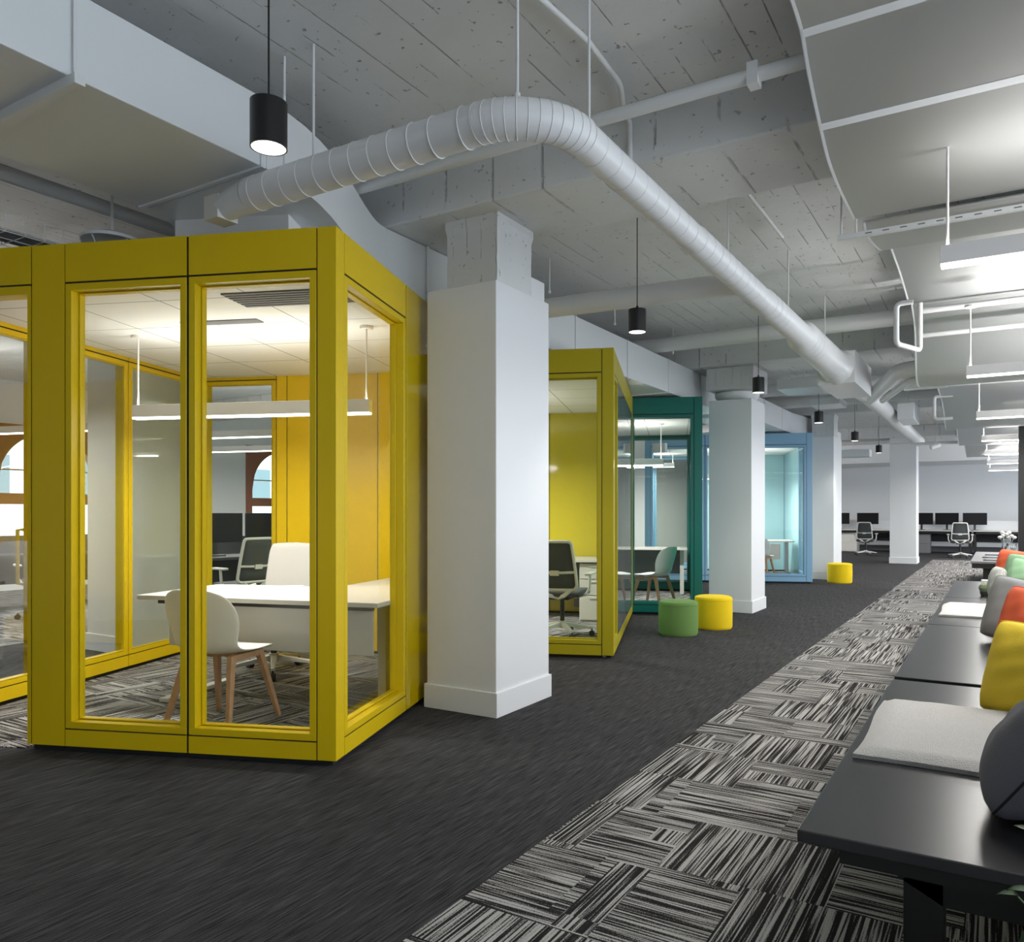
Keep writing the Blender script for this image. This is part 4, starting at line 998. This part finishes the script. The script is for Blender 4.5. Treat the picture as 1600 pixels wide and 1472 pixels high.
# rectangular duct, with S bend
def sweep_rect(secs):   # (cx, cy, heading, w, z0, z1)
    mb = MB(); vs = []
    for cx, cy, hd, w_, z0, z1 in secs:
        ax = Vector((math.cos(hd), math.sin(hd), 0)) * w_ / 2
        for s_, z in ((-1, z0), (1, z0), (1, z1), (-1, z1)): vs.append((cx + ax.x * s_, cy + ax.y * s_, z))
    n = len(secs); fs = [(3, 2, 1, 0), tuple(4*(n-1) + i for i in range(4))]
    for i in range(n - 1):
        for k in range(4): fs.append((4*i + k, 4*i + (k+1) % 4, 4*i + 4 + (k+1) % 4, 4*i + 4 + k))
    return mb.add(vs, fs)
t = thing('rectangular_duct', 'big white rectangular duct with an S-bend above the yellow booths', 'duct', (0, 0, 0))
DW = 0.965
sweep_rect([(-3.545, -2.5, 0, DW, 2.95, 3.285), (-3.545, 2.55, 0, DW, 2.95, 3.285)]).build('near_run', 'duct', t, bevel=0.004)
secs = []
for k in range(15):
    f_ = k / 14; s_ = f_ * f_ * (3 - 2 * f_)
    hd = 0.42 * math.sin(PI * f_)
    secs.append((-3.545 - 0.415 * s_, 2.55 + 1.30 * f_, hd, DW, 2.95 - 0.20 * s_, 3.285 - 0.13 * s_))
sweep_rect(secs).build('s_bend', 'duct', t, smooth=True)
sweep_rect([(-3.96, 3.85, 0, DW, 2.75, 3.155), (-3.96, 11.2, 0, DW, 2.75, 3.155)]).build('corridor_run', 'duct', t, bevel=0.004)
for yy, xx in ((1.64, -3.545), (0.2, -3.545)):
    mb = MB(); mb.box(xx - .62, xx + .53, yy - .02, yy + .02, 2.91, 2.95).box(xx + .486, xx + .498, yy - .006, yy + .006, 2.93, SLAB).box(xx - .56, xx - .548, yy - .006, yy + .006, 2.93, SLAB)
    mb.build('hanger_bracket', 'pipe', t)
mb = MB()
for yy in (4.28, 5.35, 6.5, 7.7, 8.9, 10.1): MB().box(-4.46, -3.468, yy - .012, yy + .012, 2.738, 3.157).build('flange', 'duct', t)
for yy in (2.52,): MB().box(-4.04, -3.05, yy - .012, yy + .012, 2.94, 3.29).build('flange', 'duct', t)
t = thing('rectangular_duct', 'pale rectangular duct above the sky blue booth', 'duct', (0, 0, 0))
sweep_rect([(-3.75, 11.6, 0, 0.9, 2.75, 3.13), (-3.75, 14.6, 0, 0.9, 2.75, 3.13), (-3.60, 16.1, 0, 0.9, 2.75, 3.13)]).build('duct_body', 'duct', t)
for yy in (12.7, 13.9): MB().box(-4.21, -3.29, yy - .012, yy + .012, 2.738, 3.137).build('flange', 'duct', t)
# small ceiling boxes
for lab, x, yy, z, sx, sy, sz in (('white terminal box hanging beside the far round duct', -1.22, 13.4, 2.70, .12, .45, .26), ('white flat diffuser box left of the duct transition', -2.35, 11.2, 2.98, .30, .35, .14), ('white box unit under the ceiling before the farthest column', -3.05, 20.0, 2.62, .40, .2, .18), ('second flat diffuser box behind the duct transition', -2.25, 12.4, 2.90, .22, .3, .10)):
    t = thing('ceiling_box', lab, 'ceiling box', (x, yy, z)); MB().box(-sx, sx, -sy, sy, 0, sz).build('box_body', 'duct', t, bevel=0.01)
    MB().tube([(0, 0, sz), (0, 0, SLAB - z)], 0.006, 6).build('hanger_rod', 'pipe', t)
t = thing('track_spotlight', 'small white spotlight hanging from the far ceiling pipe', 'spotlight', (-1.05, 17.0, 2.62))
MB().tube([(0, 0, 0.0), (0, 0, 0.80)], 0.012, 8).build('stem', 'pipe', t); MB().tube([(-0.10, -.06, -.06), (0.05, 0.03, 0.0)], 0.05, 14).build('lamp_head', 'lampbody', t)
# cable tray and dome on the left
t = thing('cable_tray', 'white wire basket cable tray above the left end of the front booth', 'cable tray', (-4.62, 1.0, 2.80))
mb = MB()
for x, z in ((0, 0.10), (0, 0.05), (0, 0), (-0.13, 0), (-0.26, 0), (-0.26, 0.05), (-0.26, 0.10)): mb.tube([(x, 0, z), (x, 1.75, z)], 0.003, 6)
for k in range(18): mb.tube([(0, 0.02 + k*.1, .1), (0, 0.02 + k*.1, 0), (-.26, 0.02 + k*.1, 0), (-.26, 0.02 + k*.1, .1)], 0.003, 6)
mb.build('wire_basket', 'pipe', t)
mb = MB()
for k in range(6): mb.tube([(-.04 - .035*k, 0, .012), (-.05 - .035*k, .9, .016), (-.04 - .035*k, 1.75, .012)], 0.008, 6)
mb.build('cables', 'midgrey', t)
t = thing('ceiling_dome', 'round white dome fitting hanging over the cable tray', 'dome', (-4.48, 2.62, 2.86))
MB().lathe([(0.0, 0.05), (0.10, 0.045), (0.16, 0.02), (0.165, 0.0), (0.155, 0.0), (0.09, 0.03), (0.0, 0.035)], n=32).build('dome', 'duct', t, smooth=True)
MB().tube([(0, 0, 0.05), (0, 0, SLAB - 2.86)], 0.008, 8).build('stem', 'pipe', t)
mb = MB()
for k in range(5): mb.tube([(0.15*math.cos(k*1.256), 0.15*math.sin(k*1.256), 0.0), (0.1*math.cos(k*1.256), 0.1*math.sin(k*1.256), -0.07), (0, 0, -0.08)], 0.004, 6)
mb.build('wire_guard', 'pipe', t)
# green booth exit-like white box
t = thing('ceiling_box', 'tiny white box hanging from the ceiling inside view of the teal booth', 'ceiling box', (-5.2, 12.9, 2.35)); MB().box(-.12, .12, -.05, .05, 0, .16).build('box_body', 'lampbody', t); MB().tube([(0, 0, .16), (0, 0, SLAB - 2.35)], .006, 6).build('hanger_rod', 'pipe', t)
